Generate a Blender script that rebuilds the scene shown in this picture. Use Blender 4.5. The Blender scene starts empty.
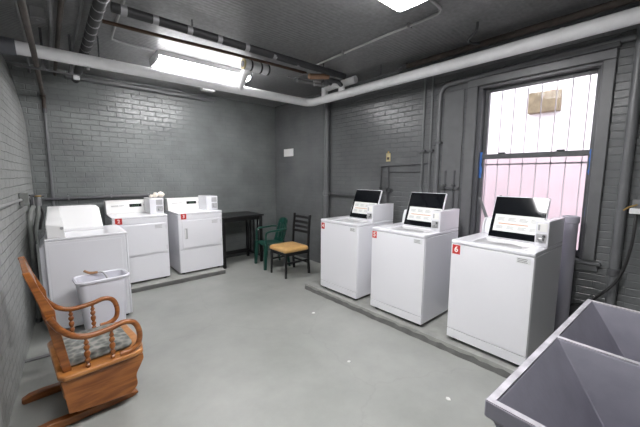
import bpy, bmesh, math, random
from mathutils import Vector, Matrix
random.seed(7)
PI = math.pi
SC = bpy.context.scene
COL = SC.collection

# ------------------------------------------------------------------ camera
F_PX, YAW, PITCH, ROLL, CAM_Z = 310.76, 0.7192, -0.1204, 0.0048, 1.58
cy_, sy_ = math.cos(YAW), math.sin(YAW)
fwd = Vector((sy_*math.cos(PITCH), cy_*math.cos(PITCH), math.sin(PITCH)))
rt = Vector((cy_, -sy_, 0)); up = rt.cross(fwd)
r2 = rt*math.cos(ROLL) + up*math.sin(ROLL); u2 = up*math.cos(ROLL) - rt*math.sin(ROLL)
cam_data = bpy.data.cameras.new('camera')
cam = bpy.data.objects.new('camera', cam_data); COL.objects.link(cam)
m = Matrix((r2, u2, -fwd)).transposed().to_4x4(); m.translation = (0, 0, CAM_Z)
cam.matrix_world = m
cam_data.sensor_width = 36; cam_data.lens = F_PX*36/640; cam_data.clip_start = 0.02
SC.camera = cam

# ------------------------------------------------------------------ world, light levels, exposure
WORLD_STRENGTH = 3.6
TUBE_STRENGTH = 36.0
w = bpy.data.worlds.new('sky'); SC.world = w; w.use_nodes = True
bgn = w.node_tree.nodes['Background']
bgn.inputs['Color'].default_value = (0.93, 0.96, 1.0, 1); bgn.inputs['Strength'].default_value = WORLD_STRENGTH
SC.view_settings.view_transform = 'Standard'; SC.view_settings.look = 'None'
SC.view_settings.exposure = 0.25; SC.view_settings.gamma = 1.0
SC.view_settings.use_curve_mapping = False
SC.cycles.max_bounces = 8; SC.cycles.diffuse_bounces = 5
SC.cycles.caustics_reflective = False; SC.cycles.caustics_refractive = False
SC.cycles.use_denoising = True
pl = bpy.data.lights.new('window_portal', 'AREA'); pl.shape = 'RECTANGLE'; pl.size = 1.7; pl.size_y = 1.0
pl.cycles.is_portal = True
po = bpy.data.objects.new('window_portal', pl); COL.objects.link(po)
po.location = (3.83, 1.005, 1.68); po.rotation_euler = (0, PI/2, 0)

# ------------------------------------------------------------------ materials
def new_mat(name):
    mt = bpy.data.materials.new(name); mt.use_nodes = True
    nt = mt.node_tree
    return mt, nt, nt.nodes['Principled BSDF']
def mat(name, col, rough=0.5, metal=0.0, spec=0.5, noise=0.0, nscale=8.0, bump=0.0, bscale=60.0, emit=None, estr=1.0, coat=0.0, stretch=None):
    mt, nt, p = new_mat(name)
    p.inputs['Base Color'].default_value = (*col, 1); p.inputs['Roughness'].default_value = rough
    p.inputs['Metallic'].default_value = metal; p.inputs['Specular IOR Level'].default_value = spec
    p.inputs['Coat Weight'].default_value = coat
    if emit:
        p.inputs['Emission Color'].default_value = (*emit, 1); p.inputs['Emission Strength'].default_value = estr
    if noise or bump:
        tc = nt.nodes.new('ShaderNodeTexCoord'); src = tc.outputs['Object']
        if stretch:
            mp = nt.nodes.new('ShaderNodeMapping'); mp.inputs['Scale'].default_value = stretch
            nt.links.new(src, mp.inputs['Vector']); src = mp.outputs['Vector']
    if noise:
        n = nt.nodes.new('ShaderNodeTexNoise'); n.inputs['Scale'].default_value = nscale; n.inputs['Detail'].default_value = 5
        nt.links.new(src, n.inputs['Vector'])
        r = nt.nodes.new('ShaderNodeMapRange'); r.inputs['From Min'].default_value = 0.3; r.inputs['From Max'].default_value = 0.7
        r.inputs['To Min'].default_value = 1-noise; r.inputs['To Max'].default_value = 1+noise
        nt.links.new(n.outputs['Fac'], r.inputs['Value'])
        mx = nt.nodes.new('ShaderNodeMix'); mx.data_type = 'RGBA'; mx.blend_type = 'MULTIPLY'; mx.inputs['Factor'].default_value = 1
        mx.inputs['A'].default_value = (*col, 1); nt.links.new(r.outputs['Result'], mx.inputs['B'])
        nt.links.new(mx.outputs['Result'], p.inputs['Base Color'])
    if bump:
        n2 = nt.nodes.new('ShaderNodeTexNoise'); n2.inputs['Scale'].default_value = bscale; n2.inputs['Detail'].default_value = 3
        nt.links.new(src, n2.inputs['Vector'])
        b = nt.nodes.new('ShaderNodeBump'); b.inputs['Strength'].default_value = bump; b.inputs['Distance'].default_value = 0.01
        nt.links.new(n2.outputs['Fac'], b.inputs['Height']); nt.links.new(b.outputs['Normal'], p.inputs['Normal'])
    return mt

def brick_mat(name, col, axes, rough=0.36, bstr=0.5, mortar=0.007, rowh=0.074):
    """painted brick: axes picks which world axes run along and up the wall"""
    mt, nt, p = new_mat(name); N = nt.nodes.new; L = nt.links.new
    tc = N('ShaderNodeTexCoord'); sp = N('ShaderNodeSeparateXYZ'); L(tc.outputs['Object'], sp.inputs[0])
    cb = N('ShaderNodeCombineXYZ'); L(sp.outputs[axes[0]], cb.inputs[0]); L(sp.outputs[axes[1]], cb.inputs[1])
    nz = N('ShaderNodeTexNoise'); nz.inputs['Scale'].default_value = 6; nz.inputs['Detail'].default_value = 3
    L(tc.outputs['Object'], nz.inputs['Vector'])
    wob = N('ShaderNodeVectorMath'); wob.operation = 'SCALE'; wob.inputs['Scale'].default_value = 0.022
    L(nz.outputs['Color'], wob.inputs[0])
    ad = N('ShaderNodeVectorMath'); ad.operation = 'ADD'; L(cb.outputs[0], ad.inputs[0]); L(wob.outputs[0], ad.inputs[1])
    br = N('ShaderNodeTexBrick'); br.inputs['Scale'].default_value = 1; br.inputs['Brick Width'].default_value = 0.215
    br.inputs['Row Height'].default_value = rowh; br.inputs['Mortar Size'].default_value = mortar; br.inputs['Mortar Smooth'].default_value = 1.0
    br.inputs['Color1'].default_value = (*[c*1.02 for c in col], 1); br.inputs['Color2'].default_value = (*[c*0.97 for c in col], 1)
    br.inputs['Mortar'].default_value = (*[c*0.95 for c in col], 1)
    L(ad.outputs[0], br.inputs['Vector'])
    n2 = N('ShaderNodeTexNoise'); n2.inputs['Scale'].default_value = 2.3; n2.inputs['Detail'].default_value = 6
    L(tc.outputs['Object'], n2.inputs['Vector'])
    r = N('ShaderNodeMapRange'); r.inputs['From Min'].default_value = 0.3; r.inputs['From Max'].default_value = 0.7
    r.inputs['To Min'].default_value = 0.85; r.inputs['To Max'].default_value = 1.12; L(n2.outputs['Fac'], r.inputs['Value'])
    mx = N('ShaderNodeMix'); mx.data_type = 'RGBA'; mx.blend_type = 'MULTIPLY'; mx.inputs['Factor'].default_value = 1
    L(br.outputs['Color'], mx.inputs['A']); L(r.outputs['Result'], mx.inputs['B']); L(mx.outputs['Result'], p.inputs['Base Color'])
    n3 = N('ShaderNodeTexNoise'); n3.inputs['Scale'].default_value = 22; n3.inputs['Detail'].default_value = 5
    L(tc.outputs['Object'], n3.inputs['Vector'])
    ma = N('ShaderNodeMath'); ma.operation = 'MULTIPLY_ADD'; ma.inputs[1].default_value = -1.0
    L(br.outputs['Fac'], ma.inputs[0]); L(n3.outputs['Fac'], ma.inputs[2])
    b = N('ShaderNodeBump'); b.inputs['Strength'].default_value = bstr; b.inputs['Distance'].default_value = 0.008
    L(ma.outputs[0], b.inputs['Height']); L(b.outputs['Normal'], p.inputs['Normal'])
    p.inputs['Roughness'].default_value = rough
    return mt

def floor_mat():
    mt, nt, p = new_mat('grey_floor_paint'); N = nt.nodes.new; L = nt.links.new
    tc = N('ShaderNodeTexCoord')
    n = N('ShaderNodeTexNoise'); n.inputs['Scale'].default_value = 1.6; n.inputs['Detail'].default_value = 8; n.inputs['Roughness'].default_value = 0.65
    L(tc.outputs['Object'], n.inputs['Vector'])
    cr = N('ShaderNodeValToRGB'); e = cr.color_ramp.elements
    e[0].position = 0.33; e[0].color = (0.275, 0.285, 0.265, 1); e[1].position = 0.68; e[1].color = (0.345, 0.352, 0.333, 1)
    L(n.outputs['Fac'], cr.inputs['Fac'])
    # hairline cracks, only where a slow noise lets them through
    nw = N('ShaderNodeTexNoise'); nw.inputs['Scale'].default_value = 5; nw.inputs['Detail'].default_value = 6; L(tc.outputs['Object'], nw.inputs['Vector'])
    ws = N('ShaderNodeVectorMath'); ws.operation = 'SCALE'; ws.inputs['Scale'].default_value = 0.22; L(nw.outputs['Color'], ws.inputs[0])
    wa = N('ShaderNodeVectorMath'); wa.operation = 'ADD'; L(tc.outputs['Object'], wa.inputs[0]); L(ws.outputs[0], wa.inputs[1])
    vo = N('ShaderNodeTexVoronoi'); vo.feature = 'DISTANCE_TO_EDGE'; vo.inputs['Scale'].default_value = 0.55; L(wa.outputs[0], vo.inputs['Vector'])
    th = N('ShaderNodeMapRange'); th.inputs['From Min'].default_value = 0.0; th.inputs['From Max'].default_value = 0.006
    th.inputs['To Min'].default_value = 0.94; th.inputs['To Max'].default_value = 1.0; L(vo.outputs['Distance'], th.inputs['Value'])
    mx = N('ShaderNodeMix'); mx.data_type = 'RGBA'; mx.blend_type = 'MULTIPLY'; mx.inputs['Factor'].default_value = 1
    L(cr.outputs['Color'], mx.inputs['A']); L(th.outputs['Result'], mx.inputs['B']); L(mx.outputs['Result'], p.inputs['Base Color'])
    n2 = N('ShaderNodeTexNoise'); n2.inputs['Scale'].default_value = 3.5; n2.inputs['Detail'].default_value = 8; L(tc.outputs['Object'], n2.inputs['Vector'])
    rr = N('ShaderNodeMapRange'); rr.inputs['To Min'].default_value = 0.28; rr.inputs['To Max'].default_value = 0.50
    L(n2.outputs['Fac'], rr.inputs['Value']); L(rr.outputs['Result'], p.inputs['Roughness'])
    b = N('ShaderNodeBump'); b.inputs['Strength'].default_value = 0.12; b.inputs['Distance'].default_value = 0.01
    L(n2.outputs['Fac'], b.inputs['Height']); L(b.outputs['Normal'], p.inputs['Normal'])
    return mt

def ceiling_mat():
    mt, nt, p = new_mat('dark_grey_ceiling_paint'); N = nt.nodes.new; L = nt.links.new
    tc = N('ShaderNodeTexCoord'); sp = N('ShaderNodeSeparateXYZ'); L(tc.outputs['Object'], sp.inputs[0])
    wv = N('ShaderNodeMath'); wv.operation = 'MULTIPLY'; wv.inputs[1].default_value = 2*PI/0.042; L(sp.outputs[1], wv.inputs[0])
    sn = N('ShaderNodeMath'); sn.operation = 'SINE'; L(wv.outputs[0], sn.inputs[0])
    n = N('ShaderNodeTexNoise'); n.inputs['Scale'].default_value = 1.1; n.inputs['Detail'].default_value = 4; L(tc.outputs['Object'], n.inputs['Vector'])
    mr = N('ShaderNodeMapRange'); mr.inputs['From Min'].default_value = 0.47; mr.inputs['From Max'].default_value = 0.66; L(n.outputs['Fac'], mr.inputs['Value'])
    mu = N('ShaderNodeMath'); mu.operation = 'MULTIPLY'; L(sn.outputs[0], mu.inputs[0]); L(mr.outputs['Result'], mu.inputs[1])
    n2 = N('ShaderNodeTexNoise'); n2.inputs['Scale'].default_value = 30; n2.inputs['Detail'].default_value = 4; L(tc.outputs['Object'], n2.inputs['Vector'])
    ad = N('ShaderNodeMath'); ad.operation = 'MULTIPLY_ADD'; ad.inputs[1].default_value = 0.6; L(n2.outputs['Fac'], ad.inputs[0]); L(mu.outputs[0], ad.inputs[2])
    b = N('ShaderNodeBump'); b.inputs['Strength'].default_value = 0.35; b.inputs['Distance'].default_value = 0.004
    L(ad.outputs[0], b.inputs['Height']); L(b.outputs['Normal'], p.inputs['Normal'])
    cr = N('ShaderNodeValToRGB'); e = cr.color_ramp.elements
    e[0].position = 0.3; e[0].color = (0.175, 0.175, 0.178, 1); e[1].position = 0.75; e[1].color = (0.26, 0.261, 0.265, 1)
    L(n2.outputs['Fac'], cr.inputs['Fac']); L(cr.outputs['Color'], p.inputs['Base Color'])
    p.inputs['Roughness'].default_value = 0.30
    return mt

def wood_mat(name, c0, c1, rough=0.3):
    mt, nt, p = new_mat(name); N = nt.nodes.new; L = nt.links.new
    tc = N('ShaderNodeTexCoord'); mp = N('ShaderNodeMapping'); mp.inputs['Scale'].default_value = (2.0, 9, 14); L(tc.outputs['Object'], mp.inputs[0])
    n = N('ShaderNodeTexNoise'); n.inputs['Scale'].default_value = 2.2; n.inputs['Detail'].default_value = 5; n.inputs['Distortion'].default_value = 0.6
    L(mp.outputs[0], n.inputs['Vector'])
    cr = N('ShaderNodeValToRGB'); e = cr.color_ramp.elements
    e[0].position = 0.35; e[0].color = (*c0, 1); e[1].position = 0.65; e[1].color = (*c1, 1)
    L(n.outputs['Fac'], cr.inputs['Fac']); L(cr.outputs['Color'], p.inputs['Base Color'])
    p.inputs['Roughness'].default_value = rough; p.inputs['Coat Weight'].default_value = 0.3
    return mt

def cushion_mat():
    mt, nt, p = new_mat('mottled_cushion_fabric'); N = nt.nodes.new; L = nt.links.new
    tc = N('ShaderNodeTexCoord'); v = N('ShaderNodeTexVoronoi'); v.inputs['Scale'].default_value = 24; L(tc.outputs['Object'], v.inputs['Vector'])
    cr = N('ShaderNodeValToRGB'); e = cr.color_ramp.elements
    e[0].position = 0.2; e[0].color = (0.10, 0.105, 0.095, 1); e[1].position = 0.75; e[1].color = (0.30, 0.29, 0.265, 1)
    e2 = cr.color_ramp.elements.new(0.5); e2.color = (0.17, 0.18, 0.17, 1)
    L(v.outputs['Distance'], cr.inputs['Fac']); L(cr.outputs['Color'], p.inputs['Base Color']); p.inputs['Roughness'].default_value = 0.9
    return mt

def glass_mat(name, tint=(1, 1, 1), refl=0.06):
    mt = bpy.data.materials.new(name); mt.use_nodes = True; nt = mt.node_tree; nt.nodes.clear(); N = nt.nodes.new; L = nt.links.new
    out = N('ShaderNodeOutputMaterial'); tr = N('ShaderNodeBsdfTransparent'); tr.inputs[0].default_value = (*tint, 1)
    gl = N('ShaderNodeBsdfGlossy'); gl.inputs['Roughness'].default_value = 0.03
    mx = N('ShaderNodeMixShader'); mx.inputs[0].default_value = refl
    L(tr.outputs[0], mx.inputs[1]); L(gl.outputs[0], mx.inputs[2]); L(mx.outputs[0], out.inputs[0])
    return mt

M = {}
M['floor'] = floor_mat(); M['ceiling'] = ceiling_mat()
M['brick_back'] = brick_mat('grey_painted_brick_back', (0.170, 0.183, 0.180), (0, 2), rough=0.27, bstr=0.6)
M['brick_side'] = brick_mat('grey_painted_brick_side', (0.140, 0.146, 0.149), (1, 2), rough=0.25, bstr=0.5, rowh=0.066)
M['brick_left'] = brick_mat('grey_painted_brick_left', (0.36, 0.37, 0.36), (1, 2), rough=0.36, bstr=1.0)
M['plain_wall'] = mat('plain_pale_wall', (0.62, 0.62, 0.62), 0.6, bump=0.1)
M['grey_trim'] = mat('dark_grey_trim_paint', (0.085, 0.087, 0.093), 0.35, noise=0.12, nscale=14, bump=0.12, bscale=40)
M['grey_trim_light'] = mat('mid_grey_trim_paint', (0.140, 0.143, 0.147), 0.35, noise=0.08, nscale=10, bump=0.08, bscale=40)
M['white_enamel'] = mat('white_enamel', (0.81, 0.81, 0.845), 0.22, coat=0.3)
M['white_plastic'] = mat('white_plastic', (0.80, 0.80, 0.80), 0.38)
M['warm_white'] = mat('warm_white_panel', (0.83, 0.825, 0.80), 0.35)
M['bin_plastic'] = mat('pale_lavender_plastic', (0.74, 0.74, 0.80), 0.42)
M['pipe_white'] = mat('white_pipe_jacket', (0.85, 0.85, 0.86), 0.5, noise=0.05, nscale=9, bump=0.05, bscale=25)
M['pipe_joint'] = mat('grey_pipe_sleeve', (0.11, 0.115, 0.13), 0.5, noise=0.2)
M['black_ins'] = mat('black_foam_insulation', (0.022, 0.022, 0.024), 0.55, bump=0.15, bscale=30)
M['silver'] = mat('silver_tape', (0.30, 0.30, 0.31), 0.45, metal=0.4, bump=0.3, bscale=60)
M['galv'] = mat('grey_galvanised_pipe', (0.24, 0.24, 0.245), 0.42, metal=0.3, noise=0.12)
M['galv_light'] = mat('pale_galvanised_pipe', (0.42, 0.42, 0.42), 0.4, metal=0.2, noise=0.1)
M['grey_pipe'] = mat('grey_painted_pipe', (0.145, 0.149, 0.155), 0.36, noise=0.06, nscale=12)
M['dark_pipe'] = mat('dark_grey_painted_pipe', (0.085, 0.087, 0.092), 0.4, noise=0.1)
M['copper'] = mat('tarnished_copper', (0.10, 0.062, 0.045), 0.5, metal=0.6, noise=0.2, nscale=15)
M['rust'] = mat('brown_rusty_pipe', (0.060, 0.046, 0.037), 0.55, noise=0.3, nscale=14)
M['tan_wrap'] = mat('tan_pipe_wrap', (0.42, 0.25, 0.16), 0.75, noise=0.15, bump=0.2)
M['foam_cut'] = mat('yellow_foam_core', (0.55, 0.47, 0.27), 0.85, noise=0.2)
M['concrete'] = mat('grey_concrete_curb', (0.30, 0.305, 0.285), 0.6, noise=0.16, nscale=7, bump=0.3, bscale=18)
M['curb_dark'] = mat('worn_curb_face', (0.13, 0.13, 0.125), 0.7, noise=0.22, nscale=10, bump=0.4, bscale=25)
M['tub'] = mat('lavender_grey_stone', (0.215, 0.210, 0.25), 0.42, noise=0.10, nscale=9, bump=0.06, bscale=50)
M['tub_rim'] = mat('worn_pale_rim', (0.40, 0.39, 0.42), 0.45, noise=0.25, nscale=16, bump=0.1, bscale=60)
M['standpipe'] = mat('lavender_grey_pipe', (0.36, 0.35, 0.40), 0.45)
M['steel'] = mat('steel', (0.55, 0.55, 0.56), 0.3, metal=0.9)
M['black_gloss'] = mat('black_gloss', (0.006, 0.007, 0.009), 0.06, spec=0.6)
M['black_rubber'] = mat('black_rubber', (0.02, 0.02, 0.02), 0.6)
M['black_wood'] = mat('black_painted_wood', (0.010, 0.010, 0.011), 0.42, noise=0.15)
M['shadow_gap'] = mat('painted_gap_shade', (0.03, 0.03, 0.03), 0.7)  # near-black colour paints the shade in the gap under the machines
M['tag_red'] = mat('red_number_tag', (0.52, 0.025, 0.02), 0.45)
M['ink_white'] = mat('white_print', (0.85, 0.82, 0.78), 0.6)
M['ink_grey'] = mat('grey_print', (0.40, 0.40, 0.40), 0.6)
M['ink_orange'] = mat('orange_print', (0.62, 0.23, 0.07), 0.6)
M['recess'] = mat('pale_grey_recess', (0.42, 0.42, 0.43), 0.45)
M['well'] = mat('pale_grey_wash_tub', (0.60, 0.60, 0.61), 0.3)
M['slip'] = mat('grey_white_slip', (0.68, 0.69, 0.70), 0.6); M['ink_dark'] = mat('dark_print', (0.18, 0.18, 0.18), 0.6)
M['led'] = mat('green_digits', (0.03, 0.08, 0.04), 0.5, emit=(0.2, 0.8, 0.3), estr=0.02)
M['oak'] = wood_mat('honey_oak', (0.17, 0.050, 0.009), (0.34, 0.118, 0.026))
M['oak_light'] = wood_mat('honey_oak_light', (0.32, 0.12, 0.028), (0.46, 0.195, 0.054))
M['cushion'] = cushion_mat()
M['tan_vinyl'] = mat('tan_vinyl', (0.62, 0.37, 0.14), 0.33, noise=0.10, nscale=12, bump=0.15, bscale=14)
M['green'] = mat('dark_green_plastic', (0.008, 0.052, 0.038), 0.33)
M['paper'] = mat('white_paper', (0.80, 0.80, 0.78), 0.8)
M['tissue'] = mat('cream_tissue', (0.78, 0.72, 0.64), 0.85)
M['blue_tape'] = mat('blue_masking_tape', (0.05, 0.17, 0.52), 0.6)
M['brass'] = mat('brass', (0.55, 0.36, 0.12), 0.35, metal=0.7)
M['stick'] = mat('brown_stick', (0.38, 0.20, 0.09), 0.5)
M['pink_wall'] = mat('pale_pink_render', (0.74, 0.565, 0.615), 0.9, noise=0.04, nscale=3)
M['white_wall'] = mat('white_render', (0.88, 0.84, 0.86), 0.9)
M['beige'] = mat('beige_vent', (0.20, 0.155, 0.10), 0.8, noise=0.25, nscale=9)
M['bar'] = mat('pale_guard_bar', (0.80, 0.72, 0.75), 0.6)
M['glass'] = glass_mat('window_glass', (0.97, 0.97, 0.98), 0.004)
M['diffuser'] = mat('lit_diffuser', (0.9, 0.9, 0.9), 0.5, emit=(1.0, 0.985, 0.995), estr=TUBE_STRENGTH)
M['hose'] = mat('grey_hose', (0.20, 0.21, 0.20), 0.5, noise=0.15)

# ------------------------------------------------------------------ mesh builder
class MB:
    def __init__(s): s.v = []; s.f = []; s.mi = []; s.cur = 0
    def _add(s, vs, fs):
        o = len(s.v); s.v += [tuple(p) for p in vs]; s.f += [tuple(i+o for i in f) for f in fs]; s.mi += [s.cur]*len(fs); return s
    def box(s, x0, x1, y0, y1, z0, z1):
        return s._add([(x0,y0,z0),(x1,y0,z0),(x1,y1,z0),(x0,y1,z0),(x0,y0,z1),(x1,y0,z1),(x1,y1,z1),(x0,y1,z1)],
                      [(0,3,2,1),(4,5,6,7),(0,1,5,4),(1,2,6,5),(2,3,7,6),(3,0,4,7)])
    def hexa(s, b, t):   # four bottom and four top corners
        return s._add(list(b)+list(t), [(0,3,2,1),(4,5,6,7),(0,1,5,4),(1,2,6,5),(2,3,7,6),(3,0,4,7)])
    def loft(s, rings, cap0=True, cap1=True):
        n = len(rings[0]); vs = [p for r in rings for p in r]; fs = []
        for k in range(len(rings)-1):
            for i in range(n):
                j = (i+1) % n; fs.append((k*n+i, k*n+j, (k+1)*n+j, (k+1)*n+i))
        if cap0: fs.append(tuple(reversed(range(n))))
        if cap1: fs.append(tuple(range((len(rings)-1)*n, len(rings)*n)))
        return s._add(vs, fs)
    def tube(s, pts, r, n=12, flat=None):
        pts = [Vector(p) for p in pts]; rs = r if isinstance(r, (list, tuple)) else [r]*len(pts)
        rings = []; prev = None
        for i, p in enumerate(pts):
            if i == 0: t = pts[1]-p
            elif i == len(pts)-1: t = p-pts[i-1]
            else: t = (pts[i+1]-p).normalized() + (p-pts[i-1]).normalized()
            t.normalize()
            if prev is None:
                a = Vector((0,0,1)) if abs(t.z) < 0.9 else Vector((1,0,0))
                u = t.cross(a).normalized()
            else:
                u = (prev - t*prev.dot(t)).normalized()
            prev = u; v = t.cross(u); k = 1.0
            if 0 < i < len(pts)-1:
                c = max(0.5, math.sqrt(max(0.0, (1+(pts[i+1]-p).normalized().dot((p-pts[i-1]).normalized()))/2))); k = 1.0 if c > 0.9 else 1/c*0.95
            fu, fv = flat if flat else (1, 1)
            rings.append([p + (u*math.cos(2*PI*q/n)*fu + v*math.sin(2*PI*q/n)*fv)*rs[i]*k for q in range(n)])
        return s.loft(rings)
    def cyl(s, p0, p1, r, r1=None, n=16):
        return s.tube([p0, p1], [r, r if r1 is None else r1], n)
    def prism(s, poly, axis, a0, a1):
        def P(u, v, a): return {'x': (a,u,v), 'y': (u,a,v), 'z': (u,v,a)}[axis]
        return s.loft([[P(u,v,a0) for u, v in poly], [P(u,v,a1) for u, v in poly]])
    def lathe(s, prof, c, n=16, axis='z'):
        rings = []
        for r, h in prof:
            ring = []
            for q in range(n):
                a, b = r*math.cos(2*PI*q/n), r*math.sin(2*PI*q/n)
                ring.append({'z': (c[0]+a, c[1]+b, c[2]+h), 'x': (c[0]+h, c[1]+a, c[2]+b), 'y': (c[0]+a, c[1]+h, c[2]+b)}[axis])
            rings.append(ring)
        return s.loft(rings)
    def build(s, name, material, parent=None, bev=0.0, seg=2, ang=40, kind=None, label=None, sub=0):
        me = bpy.data.meshes.new(name); me.from_pydata(s.v, [], s.f)
        mats = material if isinstance(material, list) else [material]
        for k, q in enumerate(s.mi): me.polygons[k].material_index = q
        bm = bmesh.new(); bm.from_mesh(me); bmesh.ops.recalc_face_normals(bm, faces=bm.faces[:]); bm.to_mesh(me); bm.free()
        for q in mats: me.materials.append(q)
        for p in me.polygons: p.use_smooth = True
        me.set_sharp_from_angle(angle=math.radians(ang))
        o = bpy.data.objects.new(name, me); COL.objects.link(o)
        if parent: o.parent = parent
        if bev:
            b = o.modifiers.new('bevel', 'BEVEL'); b.width = bev; b.segments = seg; b.limit_method = 'ANGLE'; b.angle_limit = math.radians(35); b.harden_normals = False
        if sub:
            q = o.modifiers.new('smooth', 'SUBSURF'); q.levels = sub; q.render_levels = sub
        if kind: o['kind'] = kind
        if label: o['label'] = label
        return o

def tag(o, label, cat, group=None):
    o['label'] = label; o['category'] = cat
    if group: o['group'] = group
    return o
def thing(name, label, cat, loc=(0,0,0), rz=0.0, group=None):
    o = bpy.data.objects.new(name, None); COL.objects.link(o); o.empty_display_size = 0.1
    o.location = loc; o.rotation_euler = (0, 0, rz)
    return tag(o, label, cat, group)
def struct(o): o['kind'] = 'structure'; return o
def dup(o, parent=None, skip=()):
    c = o.copy(); COL.objects.link(c)
    if parent: c.parent = parent
    for ch in [x for x in COL.objects if x.parent == o]:
        if ch.name.split('.')[0] in skip: continue
        dup(ch, c, skip)
    return c
def arc(c, r, a0, a1, n, plane):   # points of an arc; plane 'xy','xz','yz'
    out = []
    for i in range(n+1):
        a = a0 + (a1-a0)*i/n; p, q = r*math.cos(a), r*math.sin(a)
        out.append({'xy': (c[0]+p, c[1]+q, c[2]), 'xz': (c[0]+p, c[1], c[2]+q), 'yz': (c[0], c[1]+p, c[2]+q)}[plane])
    return out
def bez(pts, n=8):   # Catmull-Rom through points
    P = [Vector(p) for p in pts]; P = [2*P[0]-P[1]] + P + [2*P[-1]-P[-2]]; out = []
    for i in range(1, len(P)-2):
        for k in range(n):
            t = k/n
            out.append(0.5*((2*P[i]) + (P[i+1]-P[i-1])*t + (2*P[i-1]-5*P[i]+4*P[i+1]-P[i+2])*t*t + (3*P[i]-P[i-1]-3*P[i+1]+P[i+2])*t**3))
    out.append(P[-2]); return out
def digits(text, size, material, parent, mw, name='number_print', label=None):
    """writing as a flat extruded mesh; mw places the text plane in the parent's space"""
    cu = bpy.data.curves.new(name, 'FONT'); cu.body = text; cu.size = size; cu.align_x = 'CENTER'; cu.align_y = 'CENTER'; cu.extrude = 0.0006; cu.offset = size*0.02
    tmp = bpy.data.objects.new('tmp', cu); COL.objects.link(tmp)
    me = bpy.data.meshes.new_from_object(tmp.evaluated_get(bpy.context.evaluated_depsgraph_get()))
    COL.objects.unlink(tmp); bpy.data.objects.remove(tmp)
    me.materials.clear(); me.materials.append(material); me.transform(mw)
    o = bpy.data.objects.new(name, me); COL.objects.link(o); o.parent = parent
    if label: o['label'] = label
    return o

# ------------------------------------------------------------------ room shell
XR, YB, ZC = 3.64, 5.58, 2.98       # right wall face, back wall face, ceiling
YF = -2.2                           # wall behind the camera
struct(MB().box(-0.8, XR+0.3, YF-0.2, YB+0.2, -0.15, 0).build('floor', M['floor']))
struct(MB().box(-0.8, XR+0.3, YF-0.2, YB+0.2, ZC, ZC+0.15).build('ceiling', M['ceiling']))
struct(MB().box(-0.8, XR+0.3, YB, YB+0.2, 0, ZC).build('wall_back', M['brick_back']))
struct(MB().box(-0.8, XR+0.3, YF-0.2, YF, 0, ZC).build('wall_front', M['plain_wall']))
WY0, WY1, WZ0, WZ1 = 0.485, 1.525, 0.80, 2.56
wr = MB()
wr.box(XR, XR+0.2, YF, WY0, 0, ZC); wr.box(XR, XR+0.2, WY1, YB, 0, ZC)
wr.box(XR, XR+0.2, WY0, WY1, 0, WZ0); wr.box(XR, XR+0.2, WY0, WY1, WZ1, ZC)
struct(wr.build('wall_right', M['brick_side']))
def left_x(y, z):
    x = -0.30 + (0.052*(y-2.6) if y > 2.6 else 0.0)
    if z > 2.15: x -= 0.13*((z-2.15)/0.83)**1.4
    return x
lw = MB(); NY, NZ = 24, 16
front = [[(left_x(YF+(YB-YF)*i/NY, ZC*k/NZ), YF+(YB-YF)*i/NY, ZC*k/NZ) for k in range(NZ+1)] for i in range(NY+1)]
vs = [p for c in front for p in c] + [(-0.75, p[1], p[2]) for c in front for p in c]; n1 = (NY+1)*(NZ+1); fs = []
for i in range(NY):
    for k in range(NZ):
        a = i*(NZ+1)+k; b = a+NZ+1
        fs += [(a, b, b+1, a+1), (n1+a, n1+a+1, n1+b+1, n1+b)]
for i in range(NY):
    a = i*(NZ+1); b = a+NZ+1; fs += [(a, n1+a, n1+b, b), (a+NZ, b+NZ, n1+b+NZ, n1+a+NZ)]
for k in range(NZ):
    fs += [(k, k+1, n1+k+1, n1+k)]; a = NY*(NZ+1)+k; fs += [(a, n1+a, n1+a+1, a+1)]
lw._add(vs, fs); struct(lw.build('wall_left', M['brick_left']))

# ------------------------------------------------------------------ window in the right wall
win = thing('window_1', 'tall double-hung window with dark grey frame in the right wall', 'window', (XR, 1.0, WZ0)); struct(win)
def W(x, y, z): return (x-XR, y-0.965, z-WZ0)
def wbox(mb, x0, x1, y0, y1, z0, z1): a = W(x0, y0, z0); b = W(x1, y1, z1); return mb.box(a[0], b[0], a[1], b[1], a[2], b[2])
cs = MB()
wbox(cs, XR-0.03, XR-0.001, 1.49, 1.60, 0.835, 2.56); wbox(cs, XR-0.03, XR-0.001, 0.385, 0.47, 0.835, 2.56)
wbox(cs, XR-0.0305, XR-0.001, 0.385, 1.60, 2.5605, 2.64); wbox(cs, XR-0.055, XR-0.001, 0.37, 1.62, 2.6405, 2.68)
cs.build('casing', M['grey_trim_light'], win, bev=0.006)
jb = MB()
wbox(jb, XR, XR+0.15, 1.445, 1.489, 0.83, 2.53); wbox(jb, XR, XR+0.15, 0.451, 0.49, 0.83, 2.53); wbox(jb, XR, XR+0.15, 0.451, 1.489, 2.53, 2.559)
jb.build('jamb', M['grey_trim'], win, bev=0.004)
sl = MB(); wbox(sl, XR-0.05, XR+0.15, 0.34, 1.62, 0.801, 0.83); wbox(sl, XR-0.025, XR-0.001, 0.36, 1.60, 0.74, 0.80)
sl.build('sill', M['grey_trim_light'], win, bev=0.006)
def sash(z0, z1, xo, nm, mr0, mr1):
    s = MB(); x0, x1 = XR+xo, XR+xo+0.04
    wbox(s, x0, x1, 1.405, 1.445, z0, z1); wbox(s, x0, x1, 0.49, 0.515, z0, z1)
    wbox(s, x0, x1, 0.515, 1.405, z1-mr1, z1); wbox(s, x0, x1, 0.515, 1.405, z0, z0+mr0)
    so = s.build(nm, M['grey_trim'], win, bev=0.003)
    g = MB(); wbox(g, x0+0.017, x0+0.022, 0.510, 1.41, z0+mr0*0.5, z1-mr1*0.5); g.build('pane', M['glass'], so)
    return so
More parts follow.
